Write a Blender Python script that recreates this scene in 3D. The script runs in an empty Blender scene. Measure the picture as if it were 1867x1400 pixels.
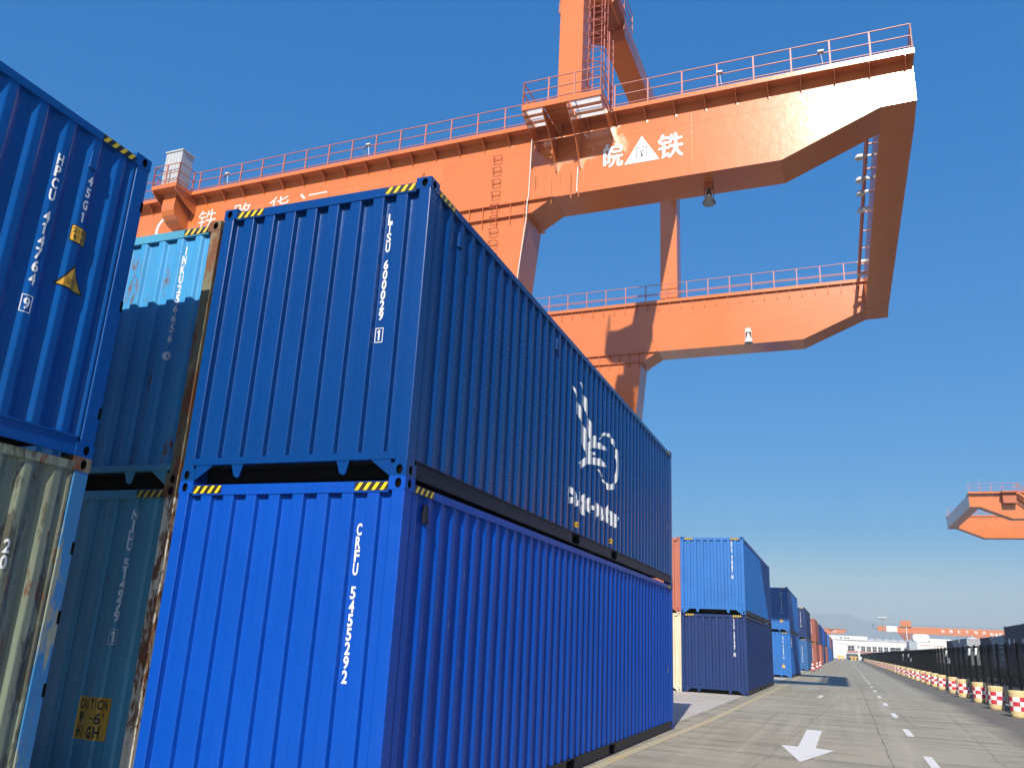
import bpy, bmesh, math, random
from mathutils import Vector, Matrix
from mathutils.geometry import tessellate_polygon
random.seed(7)
R = math.radians
SC = bpy.context.scene
COL = SC.collection

# ------------------------------------------------------------------ camera
CAM = Vector((3.399, -6.135, 1.62))
yaw, pitch, roll = R(-21.92), R(17.066), R(2.90)
fw = Vector((math.sin(yaw)*math.cos(pitch), math.cos(yaw)*math.cos(pitch), math.sin(pitch)))
rt = Vector((math.cos(yaw), -math.sin(yaw), 0)); up = rt.cross(fw)
r2 = rt*math.cos(roll)+up*math.sin(roll); u2 = -rt*math.sin(roll)+up*math.cos(roll)
cd = bpy.data.cameras.new('camera'); cam = bpy.data.objects.new('camera', cd); COL.objects.link(cam)
m = Matrix((r2, u2, -fw)).transposed().to_4x4(); m.translation = CAM
cam.matrix_world = m
cd.sensor_width = 36; cd.lens = 36*1504.36/1867; cd.clip_start = 0.05; cd.clip_end = 20000
SC.camera = cam

# ------------------------------------------------------------------ sky, sun, exposure
SUN_EL, SUN_AZ = R(35.0), R(173.2)      # azimuth clockwise from +Y
wd = bpy.data.worlds.new('World'); SC.world = wd; wd.use_nodes = True
nt = wd.node_tree; nt.nodes.clear()
sky = nt.nodes.new('ShaderNodeTexSky'); sky.sky_type = 'NISHITA'; sky.sun_disc = False
sky.sun_elevation = SUN_EL; sky.sun_rotation = SUN_AZ; sky.altitude = 0
sky.air_density = 1.0; sky.dust_density = 1.1; sky.ozone_density = 3.0
bg = nt.nodes.new('ShaderNodeBackground'); bg.inputs['Strength'].default_value = 0.115
ow = nt.nodes.new('ShaderNodeOutputWorld')
hs = nt.nodes.new('ShaderNodeHueSaturation'); hs.inputs['Saturation'].default_value = 4.4; hs.inputs['Value'].default_value = 2.2; hs.inputs['Hue'].default_value = .516
gm = nt.nodes.new('ShaderNodeGamma'); gm.inputs['Gamma'].default_value = .38; nt.links.new(sky.outputs[0], gm.inputs[0]); nt.links.new(gm.outputs[0], hs.inputs['Color']); nt.links.new(hs.outputs[0], bg.inputs[0]); nt.links.new(bg.outputs[0], ow.inputs[0])
sl = bpy.data.lights.new('sun', 'SUN'); sl.energy = 5.0; sl.angle = R(0.53); sl.color = (1.0, 0.93, 0.83)
so = bpy.data.objects.new('sun', sl); COL.objects.link(so)
sdir = Vector((math.sin(SUN_AZ)*math.cos(SUN_EL), math.cos(SUN_AZ)*math.cos(SUN_EL), math.sin(SUN_EL)))
so.rotation_euler = sdir.to_track_quat('Z', 'Y').to_euler(); so.location = (0, -20, 60)
SC.view_settings.view_transform = 'Standard'; SC.view_settings.look = 'None'
SC.view_settings.exposure = 0.62; SC.view_settings.gamma = 1.0
SC.cycles.max_bounces = 6; SC.cycles.diffuse_bounces = 3; SC.cycles.glossy_bounces = 3
SC.cycles.volume_bounces = 0; SC.cycles.use_denoising = True

# ------------------------------------------------------------------ materials
def newmat(name):
    m = bpy.data.materials.new(name); m.use_nodes = True
    n = m.node_tree.nodes; return m, n, m.node_tree.links, n['Principled BSDF']
def noise(n, l, co, scale, detail=4, rough=.55, mscale=None, off=(0,0,0)):
    if mscale:
        mp = n.new('ShaderNodeMapping'); mp.inputs['Scale'].default_value = mscale; mp.inputs['Location'].default_value = off
        l.new(co, mp.inputs[0]); co = mp.outputs[0]
    t = n.new('ShaderNodeTexNoise'); t.inputs['Scale'].default_value = scale
    t.inputs['Detail'].default_value = detail; t.inputs['Roughness'].default_value = rough
    l.new(co, t.inputs['Vector']); return t.outputs['Fac']
def ramp(n, l, fac, a, b, va=0.0, vb=1.0):
    r = n.new('ShaderNodeMapRange'); r.inputs['From Min'].default_value = a; r.inputs['From Max'].default_value = b
    r.inputs['To Min'].default_value = va; r.inputs['To Max'].default_value = vb
    l.new(fac, r.inputs['Value']); return r.outputs[0]
def mix(n, l, fac, a, b):
    x = n.new('ShaderNodeMix'); x.data_type = 'RGBA'
    if isinstance(fac, float): x.inputs[0].default_value = fac
    else: l.new(fac, x.inputs[0])
    for k, v in ((6, a), (7, b)):
        if isinstance(v, tuple): x.inputs[k].default_value = (*v, 1)
        else: l.new(v, x.inputs[k])
    return x.outputs[2]
def mul(n, l, a, b, op='MULTIPLY'):
    x = n.new('ShaderNodeMath'); x.operation = op; x.use_clamp = True
    for k, v in ((0, a), (1, b)):
        if isinstance(v, (int, float)): x.inputs[k].default_value = v
        else: l.new(v, x.inputs[k])
    return x.outputs[0]
KB = .80
def paint(name, rgb, rough=.35, dirt=.15, rust=0.0, chip=None, var=.10, bump=.02, seed=0.0, scratch=0.0, dcol=(.16,.14,.11), spec=.5):
    m, n, l, p = newmat(name); rgb = tuple(KB*v for v in rgb); dcol = tuple(KB*v for v in dcol); chip = chip and tuple(KB*v for v in chip)
    co = n.new('ShaderNodeTexCoord').outputs['Object']
    big = noise(n, l, co, .9, 3, off=(seed,)*3, mscale=(1,1,1))
    c = mix(n, l, ramp(n, l, big, .3, .7), tuple(v*(1-var) for v in rgb), tuple(min(1, v*(1+var)) for v in rgb))
    st = noise(n, l, co, 2.2, 5, .6, (7,7,.35), (seed,0,seed))
    c = mix(n, l, ramp(n, l, st, .45, .8, 0, dirt), c, dcol)
    fine = noise(n, l, co, 40, 3)
    if chip:
        ch = noise(n, l, co, 3.0, 8, .72, (1.6,1.6,.5), (seed,3,1))
        c = mix(n, l, ramp(n, l, ch, .52, .56), c, chip)
    if scratch:
        sc = noise(n, l, co, 9, 6, .8, (1,1,.25), (seed,9,4))
        c = mix(n, l, ramp(n, l, sc, .635, .665, 0, scratch), c, (.40,.45,.52))
    rg = ramp(n, l, fine, .2, .8, rough-.02, rough+.03)
    if rust:
        rn = noise(n, l, co, 2.6, 9, .75, (2.2,2.2,.7), (seed,seed,0))
        rf = ramp(n, l, rn, .66-rust*.25, .72-rust*.25)
        rc = mix(n, l, fine, (.06,.022,.010), (.22,.085,.035))
        c = mix(n, l, rf, c, rc)
        rr = n.new('ShaderNodeMix'); l.new(rf, rr.inputs[0]); l.new(rg, rr.inputs[2]); rr.inputs[3].default_value = .85
        rg = rr.outputs[0]
    l.new(c, p.inputs['Base Color']); l.new(rg, p.inputs['Roughness'])
    p.inputs['Specular IOR Level'].default_value = spec
    b = n.new('ShaderNodeBump'); b.inputs['Strength'].default_value = .35; b.inputs['Distance'].default_value = bump
    l.new(noise(n, l, co, 3.5, 2), b.inputs['Height']); l.new(b.outputs[0], p.inputs['Normal'])
    return m
def plain(name, rgb, rough=.6, metal=0.0, var=.12, scale=6):
    m, n, l, p = newmat(name); rgb = tuple(KB*v for v in rgb)
    co = n.new('ShaderNodeTexCoord').outputs['Object']
    f = noise(n, l, co, scale, 5)
    l.new(mix(n, l, f, tuple(v*(1-var) for v in rgb), tuple(min(1, v*(1+var)) for v in rgb)), p.inputs['Base Color'])
    p.inputs['Roughness'].default_value = rough; p.inputs['Metallic'].default_value = metal
    return m

M = {}
M['royal'] = paint('royal_blue_paint', (.0003,.070,.44), .42, .02, spec=.22, bump=.03, seed=1, var=.05)
M['navy'] = paint('navy_gloss_paint', (.0015,.050,.225), .27, .02, seed=2, var=.06, spec=.35, bump=.006)
M['hblue'] = paint('bright_blue_paint', (.001,.092,.36), .34, .04, seed=3, spec=.35, bump=.008)
M['sky'] = paint('faded_light_blue_paint', (.035,.30,.60), .55, .25, rust=.30, seed=4)
M['teal'] = paint('weathered_teal_paint', (.065,.33,.50), .5, .25, rust=.12, seed=5)
M['rusty'] = paint('peeling_grey_green_paint', (.23,.27,.18), .7, .85, rust=.46, seed=6, chip=(.10,.10,.065), dcol=(.07,.065,.045))
M['rustypost'] = paint('flaking_blue_post_paint', (.03,.20,.42), .65, .3, rust=.2, chip=(.27,.30,.22), seed=7)
M['brownpost'] = paint('rusted_olive_post_paint', (.17,.17,.10), .8, .5, rust=.75, seed=8, chip=(.33,.26,.14))
M['creampost'] = paint('flaking_cream_post_paint', (.74,.70,.56), .75, .3, rust=.5, seed=9, chip=(.16,.07,.03))
M['azure'] = paint('azure_paint', (.002,.135,.47), .5, .08, seed=10)
M['midblue'] = paint('dull_navy_paint', (.003,.024,.125), .5, .13, seed=11, dcol=(.08,.12,.22), spec=.3)
M['redbrown'] = paint('salmon_red_paint', (.42,.12,.075), .6, .2, seed=12)
M['maroon'] = paint('oxide_red_paint', (.30,.075,.045), .6, .2, seed=13)
M['cream'] = paint('cream_paint', (.66,.58,.42), .6, .3, rust=.05, seed=14)
M['tealblue'] = paint('teal_blue_paint', (.006,.10,.30), .5, .1, seed=15)
M['darknavy'] = paint('dark_navy_paint', (.008,.014,.06), .5, .1, seed=16)
M['greybox'] = paint('light_grey_paint', (.34,.37,.40), .6, .2, seed=17)
M['rail'] = paint('black_bitumen_rail', (.006,.008,.022), .5, .25, seed=18, dcol=(.03,.03,.05), spec=.25)
M['dark'] = plain('unlit_plywood_floor', (.02,.018,.015), .8)
M['hole'] = plain('cavity_shade', (.006,.006,.006), .9)  # near-black colour stands in for the shade inside holes and slots
for _k in ('hole', 'dark'): M[_k].node_tree.nodes['Principled BSDF'].inputs['Specular IOR Level'].default_value = 0
M['white'] = plain('white_lettering_paint', (.80,.81,.82), .5, var=.04)
M['offwhite'] = plain('worn_lettering_paint', (.72,.74,.75), .6, var=.25, scale=30)
M['yellow'] = plain('yellow_marking_film', (.80,.56,.02), .4, var=.06)
M['amber'] = plain('amber_sticker_film', (.78,.42,.03), .5, var=.15)
M['oldyellow'] = plain('dirty_yellow_marking', (.70,.50,.06), .6, var=.3, scale=25)
M['black'] = plain('black_marking_film', (.012,.012,.012), .5)
M['orange'] = paint('crane_orange_paint', (.67,.195,.056), .19, .05, seed=20, var=.05, dcol=(.40,.13,.05), spec=.8, bump=.007)
M['orangelite'] = paint('touched_up_orange_paint', (.68,.20,.065), .3, .05, seed=21, var=.05, dcol=(.6,.3,.15))
M['orangedk'] = paint('crane_orange_shaded', (.45,.10,.03), .5, .15, seed=22)  # darker copy of the crane orange, with underside shade put into the colour
M['railred'] = paint('faded_pink_railing_paint', (.52,.17,.13), .45, .05, seed=23)
M['steel'] = plain('galvanised_steel', (.50,.52,.54), .4, .6)
M['cabinet'] = plain('silver_cabinet_paint', (.62,.64,.65), .45, .3, var=.06)
M['lampwhite'] = plain('white_lamp_enamel', (.78,.78,.75), .4)
M['lampgrey'] = plain('dark_lamp_enamel', (.05,.05,.055), .4)
M['palebl'] = plain('pale_blue_lettering', (.66,.66,.64), .6, var=.15)
M['cable'] = plain('black_cable', (.012,.012,.014), .5)
M['bar_tan'] = paint('tan_plastic', (.72,.56,.28), .55, .2, seed=30)
M['bar_white'] = paint('reflective_white_band', (.84,.82,.76), .5, .06, seed=31)
M['bar_red'] = paint('reflective_red_band', (.58,.03,.06), .5, .1, seed=32)
M['fence'] = plain('black_fence_paint', (.006,.006,.008), .6)
M['fence'].node_tree.nodes['Principled BSDF'].inputs['Specular IOR Level'].default_value = .08
M['kerb'] = plain('pale_kerb_concrete', (.40,.38,.36), .8)
M['bwhite'] = paint('white_render', (.72,.73,.73), .7, .1, seed=40)
M['bgrey'] = paint('grey_cladding', (.36,.41,.46), .6, .1, seed=41)
M['bred'] = paint('pale_red_band', (.42,.20,.17), .7, .1, seed=42)
M['glass'] = plain('dark_window_glass', (.03,.04,.055), .15)
M['barrier'] = plain('yellow_barrier_paint', (.72,.40,.03), .5)
def frp():
    m, n, l, p = newmat('translucent_grating_sheet')
    co = n.new('ShaderNodeTexCoord').outputs['Object']
    tr = n.new('ShaderNodeBsdfTranslucent'); mx = n.new('ShaderNodeMixShader'); mx.inputs[0].default_value = .92
    c = mix(n, l, noise(n, l, co, 4), (.9,.9,.87), (.97,.97,.95))
    l.new(c, tr.inputs[0]); l.new(c, p.inputs['Base Color'])
    l.new(p.outputs[0], mx.inputs[1]); l.new(tr.outputs[0], mx.inputs[2])
    l.new(mx.outputs[0], n['Material Output'].inputs[0]); return m
M['frp'] = frp()

def ground_mat(name, base, kind):
    m, n, l, p = newmat(name)
    co = n.new('ShaderNodeTexCoord').outputs['Object']
    a, b, dk = [tuple(KB*v for v in x) for x in base]
    c = mix(n, l, ramp(n, l, noise(n, l, co, .35, 6, .6), .3, .7), a, b)
    # brushed / scuffed streaks lying across the road
    s1 = noise(n, l, co, 1.0, 6, .65, (.35,1.3,1))
    c = mix(n, l, ramp(n, l, s1, .47, .66, 0, .80 if kind == 'road' else .25), c, dk)
    s2 = noise(n, l, co, 1.0, 7, .7, (.5,3.2,1), (5,2,0))
    c = mix(n, l, ramp(n, l, s2, .55, .75, 0, .45 if kind == 'road' else .15), c, tuple(min(1, v*1.35) for v in b))
    if kind == 'road':
        t = noise(n, l, co, 1.0, 5, .6, (2.6,.05,1), (1,0,0))           # tyre tracks along the road
        c = mix(n, l, ramp(n, l, t, .52, .72, 0, .55), c, (.44,.40,.31))
        t2 = noise(n, l, co, 1.0, 5, .6, (3.4,.09,1), (9,3,0))
        c = mix(n, l, ramp(n, l, t2, .56, .72, 0, .45), c, dk)
        # dusty dark shoulder along the barrels
        sx = n.new('ShaderNodeSeparateXYZ'); l.new(co, sx.inputs[0])
        wob = noise(n, l, co, .25, 4)
        xx = n.new('ShaderNodeMath'); xx.operation = 'MULTIPLY_ADD'; l.new(wob, xx.inputs[0]); xx.inputs[1].default_value = 1.6
        l.new(sx.outputs['X'], xx.inputs[2])
        c = mix(n, l, ramp(n, l, xx.outputs[0], 7.3, 8.0, 0, .82), c, (.09,.078,.066))
        # soiled edge between the road and the apron
        e = ramp(n, l, xx.outputs[0], .5, .95, 1, 0)
        e = mul(n, l, e, ramp(n, l, noise(n, l, co, 1.1, 5), .35, .65))
        c = mix(n, l, mul(n, l, e, .7), c, (.12,.105,.075))
    sp = noise(n, l, co, 55, 3)
    c = mix(n, l, ramp(n, l, sp, .3, .7, 0, .22), c, tuple(v*.55 for v in a))
    l.new(c, p.inputs['Base Color']); p.inputs['Roughness'].default_value = .8
    bm = n.new('ShaderNodeBump'); bm.inputs['Strength'].default_value = .4; bm.inputs['Distance'].default_value = .012
    l.new(noise(n, l, co, 18, 6, .7), bm.inputs['Height']); l.new(bm.outputs[0], p.inputs['Normal'])
    return m
M['road'] = ground_mat('scuffed_concrete_road', ((.35,.32,.235),(.455,.42,.32),(.205,.183,.13)), 'road')
M['apron'] = ground_mat('pale_concrete_apron', ((.50,.46,.40),(.60,.56,.50),(.32,.29,.24)), 'apron')
M['yard'] = ground_mat('grey_yard_ground', ((.13,.125,.115),(.20,.19,.17),(.08,.078,.07)), 'yard')
def worn(name, rgb, under, lo, hi):
    m, n, l, p = newmat(name)
    co = n.new('ShaderNodeTexCoord').outputs['Object']
    f = ramp(n, l, noise(n, l, co, 2.2, 8, .7, (1.2,.8,1)), lo, hi)
    l.new(mix(n, l, f, rgb, under), p.inputs['Base Color']); p.inputs['Roughness'].default_value = .7
    return m
M['roadwhite'] = worn('white_road_paint', (.62,.62,.60), (.40,.38,.33), .55, .85)
M['roadyellow'] = worn('worn_yellow_road_paint', (.50,.29,.03), (.40,.35,.22), .38, .46)
M['crack'] = worn('road_crack_filler', (.10,.085,.06), (.30,.27,.19), .42, .60)
M['hill'] = plain('hill_vegetation', (.10,.13,.10), .9)

# ------------------------------------------------------------------ mesh helpers
class MB:
    def __init__(s): s.v = []; s.f = []; s.mi = []
    def poly(s, pts, mi=0):
        b = len(s.v); s.v += [tuple(p) for p in pts]; s.f.append(tuple(range(b, b+len(pts)))); s.mi.append(mi)
    def box(s, x0, x1, y0, y1, z0, z1, mi=0):
        b = len(s.v)
        s.v += [(x0,y0,z0),(x1,y0,z0),(x1,y1,z0),(x0,y1,z0),(x0,y0,z1),(x1,y0,z1),(x1,y1,z1),(x0,y1,z1)]
        for f in ((0,3,2,1),(4,5,6,7),(0,1,5,4),(1,2,6,5),(2,3,7,6),(3,0,4,7)):
            s.f.append(tuple(b+i for i in f)); s.mi.append(mi)
    def prism(s, prof, axis, a0, a1, mi=0):
        """prof: list of 2D pts; axis 'y': (x,z) extruded in y; 'x': (y,z) in x; 'z': (x,y) in z"""
        def P(p, a): return (p[0],a,p[1]) if axis == 'y' else ((a,p[0],p[1]) if axis == 'x' else (p[0],p[1],a))
        b = len(s.v); n = len(prof)
        s.v += [P(p, a0) for p in prof]+[P(p, a1) for p in prof]
        for i in range(n):
            j = (i+1) % n; s.f.append((b+i, b+j, b+n+j, b+n+i)); s.mi.append(mi)
        for t in tessellate_polygon([[Vector((p[0], p[1], 0)) for p in prof]]):
            s.f.append(tuple(b+i for i in t)); s.mi.append(mi); s.f.append(tuple(b+n+i for i in t)); s.mi.append(mi)
    def tube(s, p0, p1, r, seg=6, mi=0, r1=None):
        p0 = Vector(p0); p1 = Vector(p1); d = (p1-p0)
        if d.length < 1e-6: return
        q = d.to_track_quat('Z', 'Y'); b = len(s.v); r1 = r if r1 is None else r1
        for p, rr in ((p0, r), (p1, r1)):
            for i in range(seg):
                a = 2*math.pi*(i+.5)/seg; s.v.append(tuple(p+q@Vector((rr*math.cos(a), rr*math.sin(a), 0))))
        for i in range(seg):
            j = (i+1) % seg; s.f.append((b+i, b+j, b+seg+j, b+seg+i)); s.mi.append(mi)
        s.f.append(tuple(b+i for i in reversed(range(seg)))); s.mi.append(mi)
        s.f.append(tuple(b+seg+i for i in range(seg))); s.mi.append(mi)
    def path(s, pts, r, seg=6, mi=0):
        for a, b in zip(pts, pts[1:]): s.tube(a, b, r, seg, mi)
    def lathe(s, prof, c, seg=16, mi=0, axis='z'):
        b = len(s.v)
        for r, h in prof:
            for i in range(seg):
                a = 2*math.pi*i/seg; x, y = r*math.cos(a), r*math.sin(a)
                s.v.append((c[0]+x, c[1]+y, c[2]+h) if axis == 'z' else (c[0]+x, c[1]+h, c[2]+y))
        for k in range(len(prof)-1):
            for i in range(seg):
                j = (i+1) % seg; s.f.append((b+k*seg+i, b+k*seg+j, b+(k+1)*seg+j, b+(k+1)*seg+i)); s.mi.append(mi)
        s.f.append(tuple(b+i for i in reversed(range(seg)))); s.mi.append(mi)
        k = len(prof)-1; s.f.append(tuple(b+k*seg+i for i in range(seg))); s.mi.append(mi)
    def build(s, name, mats, parent=None, smooth=False, fix=True):
        me = bpy.data.meshes.new(name); me.from_pydata(s.v, [], s.f)
        if not isinstance(mats, (list, tuple)): mats = [mats]
        for x in mats: me.materials.append(x)
        me.polygons.foreach_set('material_index', s.mi)
        if smooth: me.polygons.foreach_set('use_smooth', [True]*len(s.f))
        me.update()
        if fix:
            bm = bmesh.new(); bm.from_mesh(me); bmesh.ops.recalc_face_normals(bm, faces=bm.faces); bm.to_mesh(me); bm.free()
        o = bpy.data.objects.new(name, me); COL.objects.link(o)
        if parent: o.parent = parent
        return o
def thing(name, label, cat, loc=(0,0,0), rz=0, group=None):
    o = bpy.data.objects.new(name, None); COL.objects.link(o); o.location = loc; o.rotation_euler = (0,0,rz)
    o.empty_display_size = .3
    o['label'] = label; o['category'] = cat
    if group: o['group'] = group
    return o
def tag(o, label, cat, group=None):
    o['label'] = label; o['category'] = cat
    if group: o['group'] = group
    return o
KIDS = {}
def kids(o): return [c for c in COL.objects if c.parent == o]
def dup(root, loc, label, rz=None, group=None, _t={}):
    r = root.copy(); COL.objects.link(r); r.location = loc
    if rz is not None: r.rotation_euler = (0,0,rz)
    r['label'] = label
    if group: r['group'] = group
    if root.name not in _t: _t[root.name] = [(c, kids(c)) for c in kids(root)]
    for c, gs in _t[root.name]:
        d = c.copy(); COL.objects.link(d); d.parent = r
        for g in gs: e = g.copy(); COL.objects.link(e); e.parent = d
    return r

# lettering: glyph outlines as flat triangles
_gl = {}
def glyph(ch, bold=.02):
    k = (ch, bold)
    if k in _gl: return _gl[k]
    cu = bpy.data.curves.new('g', 'FONT'); cu.body = ch; cu.size = 1; cu.resolution_u = 3; cu.offset = bold
    ob = bpy.data.objects.new('g', cu); COL.objects.link(ob)
    dg = bpy.context.evaluated_depsgraph_get(); dg.update()
    me = bpy.data.meshes.new_from_object(ob.evaluated_get(dg))
    vs = [(v.co.x, v.co.y) for v in me.vertices]; fs = [tuple(p.vertices) for p in me.polygons]
    bpy.data.objects.remove(ob); bpy.data.curves.remove(cu); bpy.data.meshes.remove(me)
    _gl[k] = (vs, fs); return _gl[k]
def glyph_fit(ch, x0, x1, y0, y1, bold=.02):
    if ch in '1I':
        c = (x0+x1)/2; w = abs(x1-x0)*.13*(1+bold*8); h = y1-y0
        v = [(c-w,y0),(c+w,y0),(c+w,y1),(c-w,y1)]; f = [(0,1,2,3)]
        if ch == '1': v += [(c-w,y1-.01*h),(c-w-w*1.5,y1-.16*h),(c-w-w*1.5,y1-.30*h),(c-w,y1-.17*h)]; f.append((4,5,6,7))
        return v, f
    vs, fs = glyph(ch, bold)
    if not vs: return [], []
    a = min(v[0] for v in vs); b = max(v[0] for v in vs); c = min(v[1] for v in vs); d = max(v[1] for v in vs)
    if ch in "'-.,\"": # keep narrow marks narrow
        w = (x1-x0)*{"'":.2,'-':.7,'.':.2,',':.2,'"':.5}[ch]; cx = (x0+x1)/2; x0, x1 = cx-w/2, cx+w/2
    if ch == '-': y0, y1 = y0+(y1-y0)*.42, y0+(y1-y0)*.56
    if ch in "'\"": y0 = y0+(y1-y0)*.65
    return [(x0+(v[0]-a)/(b-a+1e-9)*(x1-x0), y0+(v[1]-c)/(d-c+1e-9)*(y1-y0)) for v in vs], fs
class Flat:
    """flat shapes in (u, v) that are then laid over a folded panel"""
    def __init__(s): s.v = []; s.f = []; s.mi = []
    def add(s, vs, fs, mi=0):
        b = len(s.v); s.v += vs
        for f in fs: s.f.append(tuple(b+i for i in f)); s.mi.append(mi)
    def poly(s, pts, mi=0):
        t = tessellate_polygon([[Vector((p[0], p[1], 0)) for p in pts]]); s.add(list(pts), [tuple(x) for x in t], mi)
    def rect(s, u0, u1, v0, v1, mi=0): s.add([(u0,v0),(u1,v0),(u1,v1),(u0,v1)], [(0,1,2,3)], mi)
    def column(s, text, u, top, h, pitch, w=None, box_last=False, mi=0, bold=.03):
        w = (w or h*.62)*.82; h *= 1.07; z = top
        for i, ch in enumerate(text):
            if ch == ' ': z -= pitch*.75; continue
            last = box_last and i == len(text)-1
            if last: z -= pitch*.15
            vs, fs = glyph_fit(ch, u-w/2, u+w/2, z-h, z, bold); s.add(vs, fs, mi)
            if last:
                a, b, c, d = u-w*.85, u+w*.85, z-h-.022, z+.022; t = .007
                for r in ((a,b,d-t,d),(a,b,c,c+t),(a,a+t,c+t,d-t),(b-t,b,c+t,d-t)): s.rect(*r, mi)
            z -= pitch
    def line(s, text, u0, v0, h, cw, gap, mi=0, bold=.02, flip=1):
        u = u0
        for ch in text:
            if ch == ' ': u += flip*(cw+gap)*.6; continue
            a, b = (u, u+cw)
            vs, fs = glyph_fit(ch, a, b, v0, v0+h, bold); s.add(vs, fs, mi); u += cw+gap
    def drape(s, name, mats, parent, breaks, fn):
        bm = bmesh.new(); vs = [bm.verts.new((p[0], p[1], 0)) for p in s.v]
        for f, mi in zip(s.f, s.mi):
            try: x = bm.faces.new([vs[i] for i in f]); x.material_index = mi
            except ValueError: pass
        if s.v:
            lo = min(p[0] for p in s.v); hi = max(p[0] for p in s.v)
            for b in breaks:
                if lo < b < hi:
                    bmesh.ops.bisect_plane(bm, geom=bm.verts[:]+bm.edges[:]+bm.faces[:], plane_co=(b,0,0), plane_no=(1,0,0), dist=1e-5)
        for v in bm.verts: v.co = fn(v.co.x, v.co.y)
        me = bpy.data.meshes.new(name); bm.to_mesh(me); bm.free()
        if not isinstance(mats, (list, tuple)): mats = [mats]
        for x in mats: me.materials.append(x)
        o = bpy.data.objects.new(name, me); COL.objects.link(o)
        if parent: o.parent = parent
        return o

# ------------------------------------------------------------------ shipping container
W = 2.438; HW = W/2
def fillet(pts, r, seg=3):
    out = [pts[0]]
    for a, b, c in zip(pts, pts[1:], pts[2:]):
        a, b, c = Vector(a), Vector(b), Vector(c)
        d1 = (a-b); d2 = (c-b); k = min(r, d1.length*.35, d2.length*.35)
        p = b+d1.normalized()*k; q = b+d2.normalized()*k
        for i in range(seg+1):
            t = i/seg; x = p*(1-t)**2+b*2*t*(1-t)+q*t*t; out.append((x.x, x.y))
    out.append(pts[-1]); return out
def corr(u0, u1, pitch, flat, slope, depth, start_low):
    """folded profile: list of (u, depth)"""
    low = pitch-flat-2*slope; pts = []; u = u0
    if start_low:
        pts.append((u, 0)); pts.append((u+slope, depth)); u += slope
        seq = [(low, depth), (slope, 0), (flat, 0), (slope, depth)]
    else:
        pts.append((u, 0)); seq = [(flat, 0), (slope, depth), (low, depth), (slope, 0)]
    i = 0
    while u < u1-1e-6:
        du, d = seq[i % 4]
        if u+du > u1-slope*1.01 and seq[i % 4][1] == depth and du == low:
            pts.append((u1-slope, depth)); pts.append((u1, 0)); break
        u = min(u+du, u1); pts.append((u, d)); i += 1
    return pts
def interp(P, u):
    if u <= P[0][0]: return P[0][1]
    for a, b in zip(P, P[1:]):
        if u <= b[0]: return a[1]+(b[1]-a[1])*(u-a[0])/max(1e-9, b[0]-a[0])
    return P[-1][1]
FL = .124                                   # front wall starts inside the posts
def oval(cx, cy, rx, ry, n=14): return [(cx+rx*math.cos(2*math.pi*i/n), cy+ry*math.sin(2*math.pi*i/n)) for i in range(n)]
def rrect(x0, x1, y0, y1, r, n=3):
    pts = []
    for cx, cy, a in ((x1-r,y1-r,0),(x0+r,y1-r,90),(x0+r,y0+r,180),(x1-r,y0+r,270)):
        for i in range(n+1): t = R(a+90*i/n); pts.append((cx+r*math.cos(t), cy+r*math.sin(t)))
    return pts
def casting(mb, sx, y0, sy, z0, hi):
    """corner block, outer corner at (sx*HW, y0), extends sy along y; apertures cut in end and side"""
    x1 = sx*HW; x0 = x1-sx*.162; y1 = y0+sy*.178; z1 = z0+.118
    if not hi:
        mb.box(min(x0,x1), max(x0,x1), min(y0,y1), max(y0,y1), z0, z1); 
        mb.box(min(x0,x1)+.06, max(x0,x1)-.06, y0-sy*.002-.0005, y0-sy*.002+.0005, z0+.03, z1-.03, 1); return  # simple blocks get a black plate painting the shaded hole
    # end face with oval hole
    def holed(outer, inner, to3, inward):
        a = [Vector((p[0], p[1], 0)) for p in outer]; b = [Vector((p[0], p[1], 0)) for p in inner]
        base = len(mb.v); mb.v += [to3(p[0], p[1]) for p in outer]+[to3(p[0], p[1]) for p in inner]
        for t in tessellate_polygon([a, b]): mb.f.append(tuple(base+i for i in t)); mb.mi.append(0)
        k = len(inner); bi = base+len(outer); c = len(mb.v); mb.v += [tuple(Vector(to3(p[0], p[1]))+inward) for p in inner]
        for i in range(k):
            j = (i+1) % k; mb.f.append((bi+i, bi+j, c+j, c+i)); mb.mi.append(1)
        mb.f.append(tuple(c+i for i in range(k))); mb.mi.append(1)
    cz = z0+.059; ins = .006
    holed(rrect(min(x0,x1), max(x0,x1), z0, z1, .016), oval((x0+x1)/2+sx*.012, cz, .031, .044), lambda a, b: (a, y0, b), Vector((0, sy*.03, 0)))
    holed(rrect(min(y0,y1), max(y0,y1), z0, z1, .012), oval((y0+y1)/2-sy*.012, cz, .030, .042), lambda a, b: (x1, a, b), Vector((-sx*.03, 0, 0)))
    mb.box(min(x0,x1-sx*.001), max(x0,x1-sx*.001), min(y0+sy*.001,y1), max(y0+sy*.001,y1), z1-.010, z1)
    mb.box(min(x0,x1-sx*.001), max(x0,x1-sx*.001), min(y0+sy*.001,y1), max(y0+sy*.001,y1), z0, z0+.010)
    mb.box(min(x0,x0+sx*.01), max(x0,x0+sx*.01), min(y0+sy*.004,y1), max(y0+sy*.004,y1), z0+.01, z1-.01)
    mb.box(min(x0+sx*.01,x1-sx*.004), max(x0+sx*.01,x1-sx*.004), min(y1,y1-sy*.01), max(y1,y1-sy*.01), z0+.01, z1-.01)
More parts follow.
